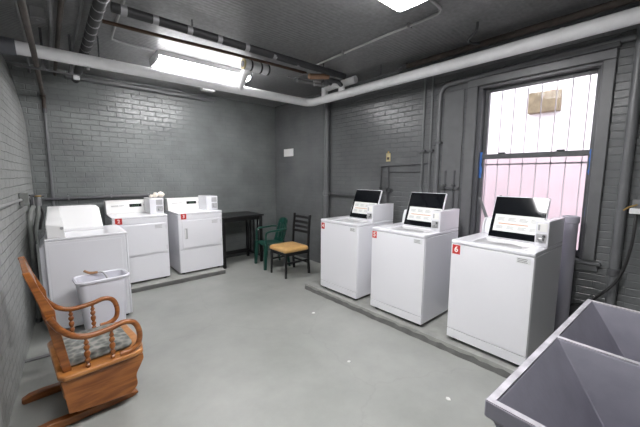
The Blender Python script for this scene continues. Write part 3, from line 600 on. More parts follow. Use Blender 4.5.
# ------------------------------------------------------------------ the three top-load washers (front = local -Y)
WX, WD, WH = 0.3275, 0.35, 0.948
def printed_lines(mb, x0, x1, rows, place):
    for (v, h, segs) in rows:
        for a, b_ in segs: place(mb, x0+(x1-x0)*a, x0+(x1-x0)*b_, v, v+h)
def make_washer(label, loc, rz):
    t = thing('washing_machine', label, 'washing machine', loc, rz, 'coin washers on the right-hand curb')
    for sx in (-1, 1):
        for sy in (-1, 1): MB().cyl((sx*0.27, sy*0.29, 0), (sx*0.27, sy*0.29, 0.03), 0.022).build('foot', M['black_rubber'], t)
    MB().box(-WX+0.02, WX-0.02, -WD+0.03, WD-0.02, 0.028, 0.06).build('gap_shade', M['shadow_gap'], t)  # dark slab added to draw the shaded gap below the cabinet
    cb = MB().box(-WX, WX, -WD+0.016, WD, 0.034, 0.912); cb.build('cabinet', M['white_enamel'], t, bev=0.006)
    fp = MB().box(-WX+0.004, WX-0.004, -WD, -WD+0.0155, 0.120, 0.910).build('front_panel', M['white_enamel'], t, bev=0.002)
    MB().box(-WX+0.004, WX-0.004, -WD, -WD+0.0155, 0.034, 0.113).build('kick_panel', M['white_enamel'], t, bev=0.002)
    # top deck with the wash opening
    ox0, ox1, oy0, oy1 = -0.185, 0.235, -0.275, 0.03
    dk = MB(); z0, z1 = 0.913, WH
    xs = [-WX, ox0, ox1, WX]; ys = [-WD, oy0, oy1, WD]
    for i in range(3):
        for j in range(3):
            if (i, j) != (1, 1): dk.box(xs[i], xs[i+1], ys[j], ys[j+1], z0, z1)
    dk2 = MB(); dk2.v, dk2.f = [], []
    me_v = [(x, y, z) for z in (z0, z1) for y in ys for x in xs]
    F = []
    def vi(i, j, k): return k*16+j*4+i
    for i in range(3):
        for j in range(3):
            if (i, j) == (1, 1): continue
            F.append((vi(i,j,1), vi(i+1,j,1), vi(i+1,j+1,1), vi(i,j+1,1))); F.append((vi(i,j,0), vi(i,j+1,0), vi(i+1,j+1,0), vi(i+1,j,0)))
    for i in range(3):
        F.append((vi(i,0,0), vi(i+1,0,0), vi(i+1,0,1), vi(i,0,1))); F.append((vi(i+1,3,0), vi(i,3,0), vi(i,3,1), vi(i+1,3,1)))
        F.append((vi(0,i+1,0), vi(0,i,0), vi(0,i,1), vi(0,i+1,1))); F.append((vi(3,i,0), vi(3,i+1,0), vi(3,i+1,1), vi(3,i,1)))
    F += [(vi(1,1,0), vi(1,1,1), vi(2,1,1), vi(2,1,0)), (vi(2,2,0), vi(2,2,1), vi(1,2,1), vi(1,2,0)), (vi(1,2,0), vi(1,2,1), vi(1,1,1), vi(1,1,0)), (vi(2,1,0), vi(2,1,1), vi(2,2,1), vi(2,2,0))]
    dk2._add(me_v, F); dk2.build('top_deck', M['white_enamel'], t, bev=0.009, seg=3)
    wl = MB(); wl.loft([[(x*1.0+0.025, y-0.1225, z) for x, y in ((-a, -b_), (a, -b_), (a, b_), (-a, b_))] for a, b_, z in ((0.212, 0.154, 0.935), (0.205, 0.148, 0.925), (0.19, 0.14, 0.9135))], cap0=False, cap1=True)
    wl.build('wash_opening', M['well'], t)
    MB().lathe([(0.125, 0.0), (0.135, 0.004), (0.12, 0.007), (0.105, 0.001)], (0.025, -0.1225, 0.914), 24).build('tub_ring', M['recess'], t)
    # lid, standing open and leaning back
    lean = math.radians(21); h = 0.405; lx0, lx1 = -0.185, 0.250; hy, hz = 0.045, WH+0.004
    def LP(x, v, d): return (x, hy + v*math.sin(lean) + d*math.cos(lean), hz + v*math.cos(lean) - d*math.sin(lean))
    def lbox(mb, x0, x1, v0, v1, d0, d1): return mb.hexa([LP(x0,v0,d0), LP(x1,v0,d0), LP(x1,v0,d1), LP(x0,v0,d1)], [LP(x0,v1,d0), LP(x1,v1,d0), LP(x1,v1,d1), LP(x0,v1,d1)])
    lid = lbox(MB(), lx0, lx1, 0, h, 0.0, 0.026).build('lid', M['white_enamel'], t, bev=0.005)
    lbox(MB(), lx0+0.006, lx1-0.006, 0.006, h-0.008, -0.004, -0.0002).build('inner_panel', M['black_gloss'], lid, bev=0.002, label='glossy black underside of the lid')
    pm = lbox(MB(), lx0+0.035, lx1-0.012, 0.065, 0.225, -0.0055, -0.0042); pm.cur = 1; W_ = lx1-0.012-(lx0+0.035); X0 = lx0+0.035
    for r in range(3):
        for q in range(4):
            a = X0+W_*(0.06+q*0.235); lbox(pm, a, a+W_*random.uniform(0.13, 0.19), 0.190-r*0.011, 0.194-r*0.011, -0.0062, -0.0056)
    for r in range(3):
        for q in range(4):
            a = X0+W_*(0.06+q*0.235); lbox(pm, a, a+W_*random.uniform(0.11, 0.18), 0.112-r*0.010, 0.1155-r*0.010, -0.0062, -0.0056)
    pm.cur = 2; lbox(pm, X0+W_*0.10, X0+W_*0.72, 0.135, 0.141, -0.0062, -0.0056)
    pm.build('instruction_label', [M['paper'], M['ink_grey'], M['ink_orange']], lid)
    for x in (lx0+0.03, lx1-0.03): MB().cyl((x-0.02, hy+0.02, hz), (x+0.02, hy+0.02, hz), 0.009).build('hinge', M['recess'], lid)
    MB().cyl(LP(lx0+0.03, h-0.02, 0.03), LP(lx0+0.03, h+0.012, 0.02), 0.010, n=10).build('bumper', M['dark_pipe'], lid)
    # console along the back
    pc = [(0.225, WH), (0.230, WH+0.10), (0.26, WH+0.15), (0.345, WH+0.15), (0.345, WH)]
    cn = MB().prism(pc, 'x', -0.290, 0.258).build('console', M['white_enamel'], t, bev=0.006)
    MB().prism([(0.19, WH+0.0005), (0.205, WH+0.09), (0.235, WH+0.155), (0.349, WH+0.155), (0.349, WH+0.0005)], 'x', -0.302, -0.291).build('end_cap', M['white_plastic'], cn, bev=0.003)
    # coin box at the right end
    x0, x1, y0, y1 = 0.232, 0.327, -0.075, 0.35
    bx = MB().prism([(x0, y0), (x1, y0), (x1, y1), (0.262, y1), (0.262, 0.035), (x0, 0.035)], 'z', WH, WH+0.212).build('coin_box', M['white_enamel'], t, bev=0.006)
    MB().box(x0+0.015, x1-0.012, y0-0.003, y0+0.0, WH+0.125, WH+0.192).build('coin_window', M['warm_white'], bx, bev=0.002)
    MB().box(x0+0.02, x0+0.034, y0-0.005, y0-0.003, WH+0.135, WH+0.180).build('coin_slot', M['recess'], bx)
    MB().box(x0+0.010, x1-0.012, y0-0.006, y0, WH+0.035, WH+0.108).build('coin_tray', M['recess'], bx, bev=0.003)
    MB().box(x0+0.03, x1-0.03, y0-0.04, y0-0.006, WH+0.055, WH+0.075).build('coin_slide', M['steel'], bx, bev=0.003)
    MB().cyl((x1-0.03, y0-0.012, WH+0.09), (x1-0.03, y0-0.006, WH+0.09), 0.011).build('coin_lock', M['dark_pipe'], bx)
    MB().lathe([(0.009, 0), (0.009, 0.007), (0.0, 0.009)], (x1-0.04, y0+0.10, WH+0.212), 10).build('box_knob', M['white_plastic'], bx)
    # slip of print on the front
    q = MB().box(0.205, 0.302, -WD-0.0015, -WD, 0.85, 0.898); q.cur = 1
    for r in range(3): q.box(0.212, 0.295-random.uniform(0, 0.03), -WD-0.002, -WD-0.0015, 0.859+r*0.012, 0.864+r*0.012)
    q.build('rating_label', [M['slip'], M['ink_dark']], t)
    return t
def number_tag(t, text, x0, x1, y, z0, z1, size):
    pl_ = MB().box(x0, x1, y-0.0015, y, z0, z1).build('number_tag', M['tag_red'], t, label='red square tag with a white number %s' % text)
    mw = Matrix.Translation(((x0+x1)/2, y-0.0022, (z0+z1)/2)) @ Matrix.Rotation(PI/2, 4, 'X')
    digits(text, size, M['ink_white'], pl_, mw)
w6 = make_washer('nearest white top-load washer with red tag 6, lid up, under the window', (3.055, 0.955, 0.069), -PI/2-math.radians(2.2))
w5 = dup(w6); w5.location = (3.055, 1.877, 0.069); w5.rotation_euler.z = -PI/2
w5['label'] = 'middle of three white top-load washers, red tag 5, lid up'
w4 = dup(w6); w4.location = (3.055, 2.746, 0.069); w4.rotation_euler.z = -PI/2
w4['label'] = 'farthest white top-load washer with red tag 4, lid up, beside the wooden chair'
number_tag(w6, '6', -0.312, -0.242, -WD, 0.822, 0.905, 0.072)
number_tag(w5, '5', -0.318, -0.256, -WD, 0.828, 0.905, 0.066)
number_tag(w4, '4', -0.310, -0.250, -WD, 0.818, 0.900, 0.066)

# ------------------------------------------------------------------ the two dryers
DX, DD, DH = 0.3405, 0.35, 0.95
def make_dryer(label, loc):
    t = thing('clothes_dryer', label, 'clothes dryer', loc, 0, 'coin dryers on the back curb')
    for sx in (-1, 1):
        for sy in (-1, 1): MB().cyl((sx*0.28, sy*0.29, 0), (sx*0.28, sy*0.29, 0.03), 0.022).build('foot', M['black_rubber'], t)
    MB().box(-DX+0.02, DX-0.02, -DD+0.03, DD-0.02, 0.028, 0.06).build('gap_shade', M['shadow_gap'], t)  # same dark slab, painting the shade beneath the dryer
    MB().box(-DX, DX, -DD+0.012, DD, 0.025, 0.915).build('cabinet', M['white_enamel'], t, bev=0.006)
    MB().box(-DX, DX, -DD, DD, 0.917, DH).build('top', M['white_enamel'], t, bev=0.008, seg=3)
    MB().box(-DX+0.003, DX-0.003, -DD, -DD+0.0115, 0.845, 0.914).build('upper_panel', M['white_enamel'], t, bev=0.003)
    MB().box(-DX+0.003, DX-0.003, -DD, -DD+0.0115, 0.028, 0.385).build('lower_panel', M['white_enamel'], t, bev=0.005)
    MB().box(-DX+0.003, DX-0.003, -DD+0.002, -DD+0.0115, 0.39, 0.843).build('door_surround', M['white_enamel'], t, bev=0.003)
    dr = MB().box(-DX+0.05, DX-0.03, -DD-0.008, -DD+0.0015, 0.408, 0.83).build('door', M['white_enamel'], t, bev=0.006, seg=3)
    MB().box(-DX+0.085, -DX+0.125, -DD-0.011, -DD-0.008, 0.55, 0.71).build('handle_recess', M['recess'], dr, bev=0.003)
    MB().box(-DX+0.080, -DX+0.100, -DD-0.026, -DD-0.010, 0.56, 0.70).build('door_handle', M['white_plastic'], dr, bev=0.006)
    for zz in (0.47, 0.77): MB().box(DX-0.034, DX-0.026, -DD-0.006, -DD+0.001, zz-0.03, zz+0.03).build('hinge', M['recess'], dr)
    q = MB()
    for r in range(3): q.box(0.165, 0.275-random.uniform(0.0, 0.03), -DD-0.0086, -DD-0.008, 0.762+r*0.018, 0.769+r*0.018)
    q.build('door_print', M['ink_grey'], dr)
    pc = [(0.16, DH), (0.185, DH+0.16), (0.21, DH+0.185), (0.345, DH+0.185), (0.345, DH)]
    cn = MB().prism(pc, 'x', -0.335, 0.335).build('console', M['warm_white'], t, bev=0.007, seg=3)
    def face(mb, x0, x1, v0, v1, d0=0.0005, d1=0.002):
        def P(x, v, d): return (x, 0.16+0.025*v/0.16 - d, DH+v)
        return mb.hexa([P(x0,v0,d0), P(x1,v0,d0), P(x1,v0,d1), P(x0,v0,d1)], [P(x0,v1,d0), P(x1,v1,d0), P(x1,v1,d1), P(x0,v1,d1)])
    ds = face(MB(), -0.04, 0.12, 0.085, 0.130).build('display', M['black_gloss'], cn)
    q = MB()
    for k in range(4): face(q, 0.0+k*0.024, 0.012+k*0.024, 0.100, 0.115, 0.0021, 0.0026)
    q.build('display_digits', M['led'], ds)
    q = MB(); face(q, -0.27, -0.18, 0.105, 0.115); face(q, -0.17, -0.11, 0.107, 0.114); face(q, -0.27, -0.13, 0.098, 0.100); q.build('console_print', M['ink_grey'], cn)
    for k in range(3): face(MB(), 0.145+k*0.025, 0.160+k*0.025, 0.10, 0.115, 0.0005, 0.004).build('button', M['recess'], cn)
    x0, x1, y0, y1 = 0.150, 0.337, -0.20, 0.155
    bx = MB().box(x0, x1, y0, y1, DH, DH+0.225).build('coin_box', M['white_enamel'], t, bev=0.006)
    MB().box(x0+0.085, x1-0.015, y0-0.003, y0, DH+0.13, DH+0.205).build('coin_window', M['recess'], bx, bev=0.002)
    MB().box(x0+0.085, x1-0.015, y0-0.004, y0, DH+0.03, DH+0.110).build('coin_tray', M['recess'], bx, bev=0.003)
    MB().box(x0+0.11, x1-0.035, y0-0.035, y0-0.004, DH+0.05, DH+0.07).build('coin_slide', M['steel'], bx, bev=0.003)
    MB().lathe([(0.022, -0.012), (0.022, -0.004), (0.010, 0.0)], (x1-0.05, y0-0.002, DH+0.085), 12, 'y').build('coin_lock', M['steel'], bx)
    return t
d3 = make_dryer('white dryer with red tag 3, the right one by the black table', (1.767, 5.18, 0.069))
d2 = dup(d3); d2.location = (0.942, 5.18, 0.069); d2['label'] = 'white dryer with red tag 2, the left one, partly behind the side-on washer'
number_tag(d3, '3', -0.300, -0.222, -DD, 0.852, 0.935, 0.066)
number_tag(d2, '2', -0.305, -0.225, -DD, 0.852, 0.935, 0.066)
ts = thing('crumpled_tissue', 'crumpled cream tissues on top of the left dryer', 'tissue', (1.27, 5.14, 0.069+DH+0.226))
for k, (dx, dy, r) in enumerate(((-0.06, 0.0, 0.04), (0.02, 0.01, 0.045), (-0.115, 0.01, 0.025))):
    mb = MB(); pr = []
    for i in range(7):
        a = PI*i/6; pr.append([(dx+r*(1+0.35*random.uniform(-1, 1))*math.sin(a)*math.cos(2*PI*q/9), dy+r*(1+0.35*random.uniform(-1, 1))*math.sin(a)*math.sin(2*PI*q/9), r-r*math.cos(a)) for q in range(9)])
    mb.loft(pr).build('sheet', M['tissue'], ts, ang=20)
MB()

# ------------------------------------------------------------------ side-on washer by the left wall
sw = thing('washing_machine', 'white washer standing side-on by the left wall behind the waste bin', 'washing machine', (0.28, 4.27, 0))
for sx in (-1, 1):
    for sy in (-1, 1): MB().cyl((sx*0.29, sy*0.28, 0), (sx*0.29, sy*0.28, 0.035), 0.022).build('foot', M['black_rubber'], sw)
MB().box(-0.345, 0.325, -0.34, 0.33, 0.03, 0.935).build('cabinet', M['white_enamel'], sw, bev=0.008)
MB().box(-0.32, 0.285, -0.344, -0.3402, 0.07, 0.905).build('side_panel', M['white_enamel'], sw, bev=0.002)
MB().box(0.3252, 0.345, -0.34, 0.33, 0.03, 0.935).build('front_panel', M['white_enamel'], sw, bev=0.008)
MB().box(-0.345, 0.347, -0.343, 0.333, 0.936, 0.962).build('top_deck', M['white_enamel'], sw, bev=0.010, seg=3)
MB().hexa([(-0.385, -0.28, 0.06), (-0.346, -0.28, 0.06), (-0.346, 0.28, 0.06), (-0.385, 0.28, 0.06)], [(-0.385, -0.28, 0.87), (-0.346, -0.28, 0.91), (-0.346, 0.28, 0.91), (-0.385, 0.28, 0.87)]).build('rear_cover', M['bin_plastic'], sw, bev=0.004)
# hood: slopes toward the viewer, rounded right end
hd = MB(); rings = []
for x, k in ((-0.30, 1.0), (0.09, 1.0), (0.140, 0.96), (0.165, 0.80), (0.172, 0.45)):
    top_ = 0.962 + 0.265*(0.35+0.65*k)
    rings.append([(x, 0.04, 0.9625), (x, 0.045, 0.995), (x, 0.075, 1.02), (x, 0.20, top_-0.03), (x, 0.235, top_), (x, 0.31, top_), (x, 0.325, top_-0.02), (x, 0.325, 0.9625)])
hd.loft(rings); hd.build('control_hood', M['white_plastic'], sw, bev=0.006, ang=30)
eb = MB(); eb.loft([[(-0.320, -0.328, 0.9625), (-0.180, -0.328, 0.9625), (-0.180, 0.325, 0.9625), (-0.320, 0.325, 0.9625)],
    [(-0.322, -0.325, 1.10), (-0.185, -0.305, 1.07), (-0.185, 0.325, 1.07), (-0.322, 0.325, 1.10)],
    [(-0.305, -0.20, 1.18), (-0.20, -0.20, 1.165), (-0.20, 0.325, 1.165), (-0.305, 0.325, 1.18)],
    [(-0.300, 0.05, 1.228), (-0.20, 0.06, 1.228), (-0.20, 0.31, 1.228), (-0.300, 0.31, 1.228)]])
e_ = eb.build('hood_end_cap', M['white_plastic'], sw, bev=0.008, seg=3)
MB().cyl((-0.205, -0.325, 1.055), (-0.205, -0.29, 1.055), 0.014, n=12).build('cap_lock', M['recess'], e_)
# waste bin and the stick across it
bn = thing('waste_bin', 'tall pale plastic waste bin in front of the side-on washer', 'waste bin', (0.33, 3.57, 0), math.radians(4))
def rr(hx, hy, r, z, n=6):
    out = []
    for cx, cy, a0 in ((hx-r, hy-r, 0), (-hx+r, hy-r, PI/2), (-hx+r, -hy+r, PI), (hx-r, -hy+r, 1.5*PI)):
        for i in range(n+1): a = a0+PI/2*i/n; out.append((cx+r*math.cos(a), cy+r*math.sin(a), z))
    return out
MB().loft([rr(0.145, 0.095, 0.05, 0.001), rr(0.150, 0.10, 0.05, 0.02), rr(0.200, 0.135, 0.06, 0.60), rr(0.190, 0.125, 0.055, 0.60), rr(0.142, 0.092, 0.045, 0.03)], True, True).build('body', M['bin_plastic'], bn)
MB().loft([rr(0.2005, 0.1355, 0.06, 0.592), rr(0.215, 0.15, 0.07, 0.597), rr(0.217, 0.152, 0.07, 0.612), rr(0.205, 0.14, 0.065, 0.62), rr(0.191, 0.126, 0.055, 0.61), rr(0.191, 0.126, 0.055, 0.595)], False, False).build('rim', M['bin_plastic'], bn)
sk = thing('coat_hanger', 'brown bent hanger piece resting across the waste bin rim', 'hanger', (0.28, 3.60, 0.62))
MB().tube(bez([(-0.075, 0.1, 0.035), (-0.03, 0.08, 0.012), (0.03, 0.06, 0.012)], 5), [0.012]*10+[0.010], 8).build('brown_arm', M['stick'], sk)
MB().tube(bez([(0.03, 0.06, 0.012), (0.07, 0.035, 0.006), (0.10, 0.0, -0.05), (0.12, -0.02, -0.10)], 5), 0.008, 8).build('pale_arm', M['recess'], sk)

# ------------------------------------------------------------------ glider rocking chair
rk = thing('rocking_chair', 'honey oak glider rocking chair with loop arms by the left wall', 'rocking chair', (0.07, 2.62, 0), math.radians(5))
seat_poly = [(-0.135, -0.27), (-0.135, 0.27), (-0.11, 0.315), (0.27, 0.315), (0.325, 0.29), (0.35, 0.20), (0.355, 0), (0.35, -0.20), (0.325, -0.29), (0.27, -0.315), (-0.11, -0.315)]
MB().prism(seat_poly, 'z', 0.345, 0.375).build('seat', M['oak_light'], rk, bev=0.008, seg=3)
ap = bez([(-0.125, 0, 0.344), (0.325, 0, 0.344), (0.325, 0, 0.31), (0.303, 0, 0.262), (0.275, 0, 0.205), (0.276, 0, 0.13), (0.235, 0, 0.085)], 5)
ap = [(-0.125, 0.344), (0.322, 0.344)] + [(q.x, q.z) for q in ap[10:]] + [(0.05, 0.10), (-0.10, 0.125), (-0.117, 0.29)]
for s in (-1, 1): MB().prism(ap, 'y', s*0.298, s*0.275).build('side_panel', M['oak'], rk, bev=0.003)
MB().box(0.235, 0.26, -0.274, 0.274, 0.14, 0.344).build('front_panel', M['oak'], rk, bev=0.003)
MB().box(-0.115, -0.09, -0.274, 0.274, 0.22, 0.344).build('back_panel', M['oak'], rk, bev=0.003)
run_poly = [(-0.295, 0.012), (-0.285, 0.002), (0.0, 0.001), (0.26, 0.001), (0.30, 0.015), (0.295, 0.03), (0.20, 0.05), (-0.10, 0.055), (-0.18, 0.060), (-0.255, 0.055), (-0.295, 0.035)]
for s in (-1, 1):
    MB().prism(run_poly, 'y', s*0.195+0.025, s*0.245+0.025).build('runner', M['oak'], rk, bev=0.008, seg=3)
    MB().box(-0.05, 0.0, s*0.205+0.025, s*0.235+0.025, 0.05, 0.30).build('glide_post', M['oak'], rk, bev=0.003)
    MB().box(0.14, 0.19, s*0.205+0.025, s*0.235+0.025, 0.045, 0.30).build('glide_post', M['oak'], rk, bev=0.003)
for xx in (-0.06, 0.15): MB().box(xx, xx+0.06, -0.169, 0.219, 0.012, 0.045).build('cross_bar', M['oak'], rk, bev=0.003)
armp = [(-0.145, 0.75), (-0.123, 0.70), (-0.10, 0.662), (-0.045, 0.606), (0.03, 0.578), (0.145, 0.584), (0.225, 0.600), (0.285, 0.575), (0.312, 0.50), (0.300, 0.42), (0.245, 0.388), (0.19, 0.386)]
for s in (-1, 1):
    MB().tube(bez([(x, s*0.285, z) for x, z in armp], 5), 0.018, 12).build('arm', M['oak'], rk)
    for xx, hh in ((0.015, 0.195), (0.150, 0.20)):
        prf = [(0.009, 0), (0.015, 0.010), (0.015, 0.018), (0.008, 0.026), (0.016, 0.042), (0.016, 0.052), (0.008, 0.062), (0.017, 0.085), (0.017, 0.10), (0.008, 0.112), (0.017, 0.128), (0.017, 0.138), (0.008, 0.15), (0.015, 0.164), (0.008, 0.178), (0.012, hh)]
        MB().lathe(prf, (xx, s*0.285, 0.375), 12).build('arm_spindle', M['oak'], rk)
    stl = [(-0.062, 0.376), (-0.092, 0.60), (-0.112, 0.72), (-0.113, 0.775), (-0.132, 0.82), (-0.166, 0.91), (-0.204, 1.035), (-0.236, 1.03), (-0.200, 0.90), (-0.162, 0.75), (-0.135, 0.55), (-0.105, 0.376)]
    MB().prism(stl, 'y', s*0.255, s*0.222).build('back_stile', M['oak'], rk, bev=0.005, seg=3)
cr = [(-0.199, 0.93), (-0.174, 0.935), (-0.206, 1.033), (-0.234, 1.028)]
MB().prism(cr, 'y', -0.221, 0.221).build('crest_rail', M['oak'], rk, bev=0.006, seg=3)
for k in range(6):
    y = -0.18+0.072*k; pts = []; rs = []
    for i in range(15):
        tt = i/14; pts.append((-0.085-0.108*tt, y, 0.376+0.56*tt)); rs.append(0.010+0.005*abs(math.sin(tt*PI*4))*(1 if i not in (0, 14) else 0))
    MB().tube(pts, rs, 10).build('back_spindle', M['oak'], rk)
cu_ = thing('seat_cushion', 'mottled grey-green cushion on the rocking chair seat', 'cushion', (0.07, 2.62, 0.3755), math.radians(5))
cs_ = MB(); cs_.loft([rr(0.19*k, 0.225*k, 0.06*k, z) for k, z in ((0.93, 0.001), (1.0, 0.012), (1.0, 0.026), (0.95, 0.038), (0.8, 0.044), (0.5, 0.046))])
o_ = cs_.build('pad', M['cushion'], cu_, ang=60); o_.location = (0.10, 0, 0)

# ------------------------------------------------------------------ black table, green chair, wooden chair
tb = thing('side_table', 'black wooden table with slatted ends in the back right corner', 'table', (2.55, 5.22, 0))
MB().box(-0.40, 0.39, -0.31, 0.31, 0.855, 0.885).build('tabletop', M['black_wood'], tb, bev=0.005)
MB().box(-0.35, 0.33, -0.265, -0.245, 0.79, 0.854).build('front_apron', M['black_wood'], tb, bev=0.003)
MB().box(-0.35, 0.33, 0.245, 0.265, 0.79, 0.854).build('back_apron', M['black_wood'], tb, bev=0.003)
for sx, x in ((-1, -0.37), (1, 0.345)):
    for y in (-0.27, 0.25): MB().box(x-0.022, x+0.022, y-0.022 if y < 0 else y-0.022, y+0.022, 0, 0.854).build('leg', M['black_wood'], tb, bev=0.003)
    MB().box(x-0.015, x+0.015, -0.247, 0.227, 0.80, 0.854).build('end_rail', M['black_wood'], tb); MB().box(x-0.015, x+0.015, -0.247, 0.227, 0.10, 0.14).build('end_rail', M['black_wood'], tb)
    for y in (-0.15, -0.01, 0.13): MB().box(x-0.008, x+0.008, y-0.018, y+0.018, 0.141, 0.799).build('slat', M['black_wood'], tb)
MB().box(-0.347, 0.322, 0.23, 0.255, 0.09, 0.16).build('stretcher', M['black_wood'], tb, bev=0.003)

gc = thing('plastic_chair', 'dark green plastic armchair between the black table and wooden chair', 'chair', (2.915, 4.617, 0), -PI/2-math.radians(10)); gc.scale = (0.86, 0.84, 1)
# front = local -Y
st_ = MB(); rows = []
for i in range(9):
    y = -0.235+0.45*i/8; row = []
    for j in range(11):
        u = -1+2*j/10; x = u*(0.235-0.015*i/8); z = 0.425 - 0.02*(1-u*u)*math.sin(PI*min(1, i/7)) - 0.012*(i/8) - (0.025 if i == 0 else 0)
        row.append((x, y, z))
    rows.append(row)
vs = [p_ for r_ in rows for p_ in r_]; nn = len(vs); vs += [(x, y, z-0.012) for x, y, z in vs]; fs = []
for i in range(8):
    for j in range(10):
        a = i*11+j; fs += [(a, a+1, a+12, a+11), (nn+a, nn+a+11, nn+a+12, nn+a+1)]
for j in range(10): fs += [(j, nn+j, nn+j+1, j+1), (88+j, 89+j, nn+89+j, nn+88+j)]
for i in range(8): a = i*11; fs += [(a, a+11, nn+a+11, nn+a), (a+10, nn+a+10, nn+a+21, a+21)]
st_._add(vs, fs); st_.build('seat', M['green'], gc, ang=50)
def backp(u, v, d):   # u across, v up
    wdt = 0.225 - 0.03*v*v
    return (u*wdt, 0.205 + 0.10*v + d - 0.05*(1-u*u)*0 - 0.06*u*u*(1-v*0.4), 0.40 + 0.44*v - 0.05*abs(u)**3*v)
bk = MB()
def bstrip(mb, u0, u1, v0, v1, nu, nv):
    vs = [backp(u0+(u1-u0)*j/nu, v0+(v1-v0)*i/nv, d) for d in (-0.006, 0.006) for i in range(nv+1) for j in range(nu+1)]; q = (nu+1)*(nv+1); fs = []
    for i in range(nv):
        for j in range(nu): a = i*(nu+1)+j; fs += [(a, a+1, a+nu+2, a+nu+1), (q+a, q+a+nu+1, q+a+nu+2, q+a+1)]
    for j in range(nu): b0 = nv*(nu+1)+j; fs += [(j, q+j, q+j+1, j+1), (b0, b0+1, q+b0+1, q+b0)]
    for i in range(nv): a = i*(nu+1); fs += [(a, a+nu+1, q+a+nu+1, q+a), (a+nu, q+a+nu, q+a+2*nu+1, a+2*nu+1)]
    return mb._add(vs, fs)
bstrip(bk, -1, 1, 0.78, 1.0, 12, 3); bk.build('back_top', M['green'], gc, ang=60)
bstrip(MB(), -1, 1, 0.0, 0.16, 12, 2).build('back_base', M['green'], gc, ang=60)
for k in range(5):
    c0 = -0.86+0.43*k; bstrip(MB(), c0-0.13, c0+0.13, 0.15, 0.79, 2, 6).build('back_slat', M['green'], gc, ang=60)
for s in (-1, 1):
    MB().tube(bez([(s*0.225, 0.22, 0.66), (s*0.262, 0.14, 0.665), (s*0.275, 0.0, 0.655), (s*0.275, -0.16, 0.645), (s*0.268, -0.225, 0.615), (s*0.262, -0.235, 0.55), (s*0.258, -0.238, 0.44)], 5), 0.034, 10, flat=(1.0, 0.55)).build('arm', M['green'], gc)
    MB().loft([[(s*(cx), cyy, z) for cx, cyy in ((a0-wd, yy-wd), (a0+wd, yy-wd), (a0+wd, yy+wd), (a0-wd, yy+wd))] for a0, yy, wd, z in ((0.268, -0.265, 0.026, 0.0), (0.262, -0.250, 0.032, 0.25), (0.255, -0.235, 0.036, 0.43))]).build('leg', M['green'], gc, bev=0.006)
    MB().loft([[(s*(cx), cyy, z) for cx, cyy in ((a0-wd, yy-wd), (a0+wd, yy-wd), (a0+wd, yy+wd), (a0-wd, yy+wd))] for a0, yy, wd, z in ((0.245, 0.285, 0.020, 0.0), (0.228, 0.245, 0.026, 0.25), (0.215, 0.205, 0.032, 0.41))]).build('leg', M['green'], gc, bev=0.006)

wc = thing('wooden_chair', 'black ladder-back chair with a tan padded seat facing left', 'chair', (2.90, 4.04, 0), -PI/2)
for s in (-1, 1):
    MB().loft([rr(0.014, 0.014, 0.006, 0.0, 2)[0:] if False else [(s*0.205+dx, -0.235+dy, 0.0) for dx, dy in ((-.013,-.013),(.013,-.013),(.013,.013),(-.013,.013))], [(s*0.20+dx, -0.225+dy, 0.40) for dx, dy in ((-.017,-.017),(.017,-.017),(.017,.017),(-.017,.017))]]).build('leg', M['black_wood'], wc, bev=0.003)
    MB().loft([[(s*0.205+dx, yy+dy, z) for dx, dy in ((-.015,-.017),(.015,-.017),(.015,.017),(-.015,.017))] for yy, z in ((0.225, 0.0), (0.205, 0.25), (0.205, 0.45), (0.218, 0.70), (0.240, 0.955))]).build('back_post', M['black_wood'], wc, bev=0.003)
    MB().box(s*0.205-0.010, s*0.205+0.010, -0.215, 0.20, 0.22, 0.245).build('side_stretcher', M['black_wood'], wc)
    MB().box(s*0.20-0.012, s*0.20+0.012, -0.21, 0.195, 0.345, 0.398).build('seat_rail', M['black_wood'], wc)
MB().box(-0.185, 0.185, -0.235, -0.215, 0.345, 0.398).build('seat_rail', M['black_wood'], wc); MB().box(-0.19, 0.19, 0.197, 0.217, 0.345, 0.398).build('seat_rail', M['black_wood'], wc)
MB().box(-0.195, 0.195, 0.200, 0.217, 0.17, 0.195).build('back_stretcher', M['black_wood'], wc)
for k, z in enumerate((0.668, 0.742, 0.818, 0.900)):
    mb = MB(); rings = []
    y0 = 0.204+0.00011*((z-0.45)*100)**1.6
    for i in range(9):
        u = -1+2*i/8; yb = y0+0.022*(1-u*u)
        rings.append([(u*0.192, yb-0.006, z-0.022), (u*0.192, yb+0.006, z-0.022), (u*0.192, yb+0.008, z+0.022), (u*0.192, yb-0.004, z+0.022)])
    mb.loft(rings).build('ladder_slat', M['black_wood'], wc, bev=0.002)
sd = MB(); sd.loft([[(x, y-0.028, z) for x, y, _ in rr(0.235*k, 0.235*k, 0.05*k, 0)] for k, z in ((0.93, 0.3985), (1.0, 0.408), (1.01, 0.435), (0.985, 0.455), (0.90, 0.468), (0.6, 0.476), (0.2, 0.478))])
sd.build('padded_seat', M['tan_vinyl'], wc, ang=60)

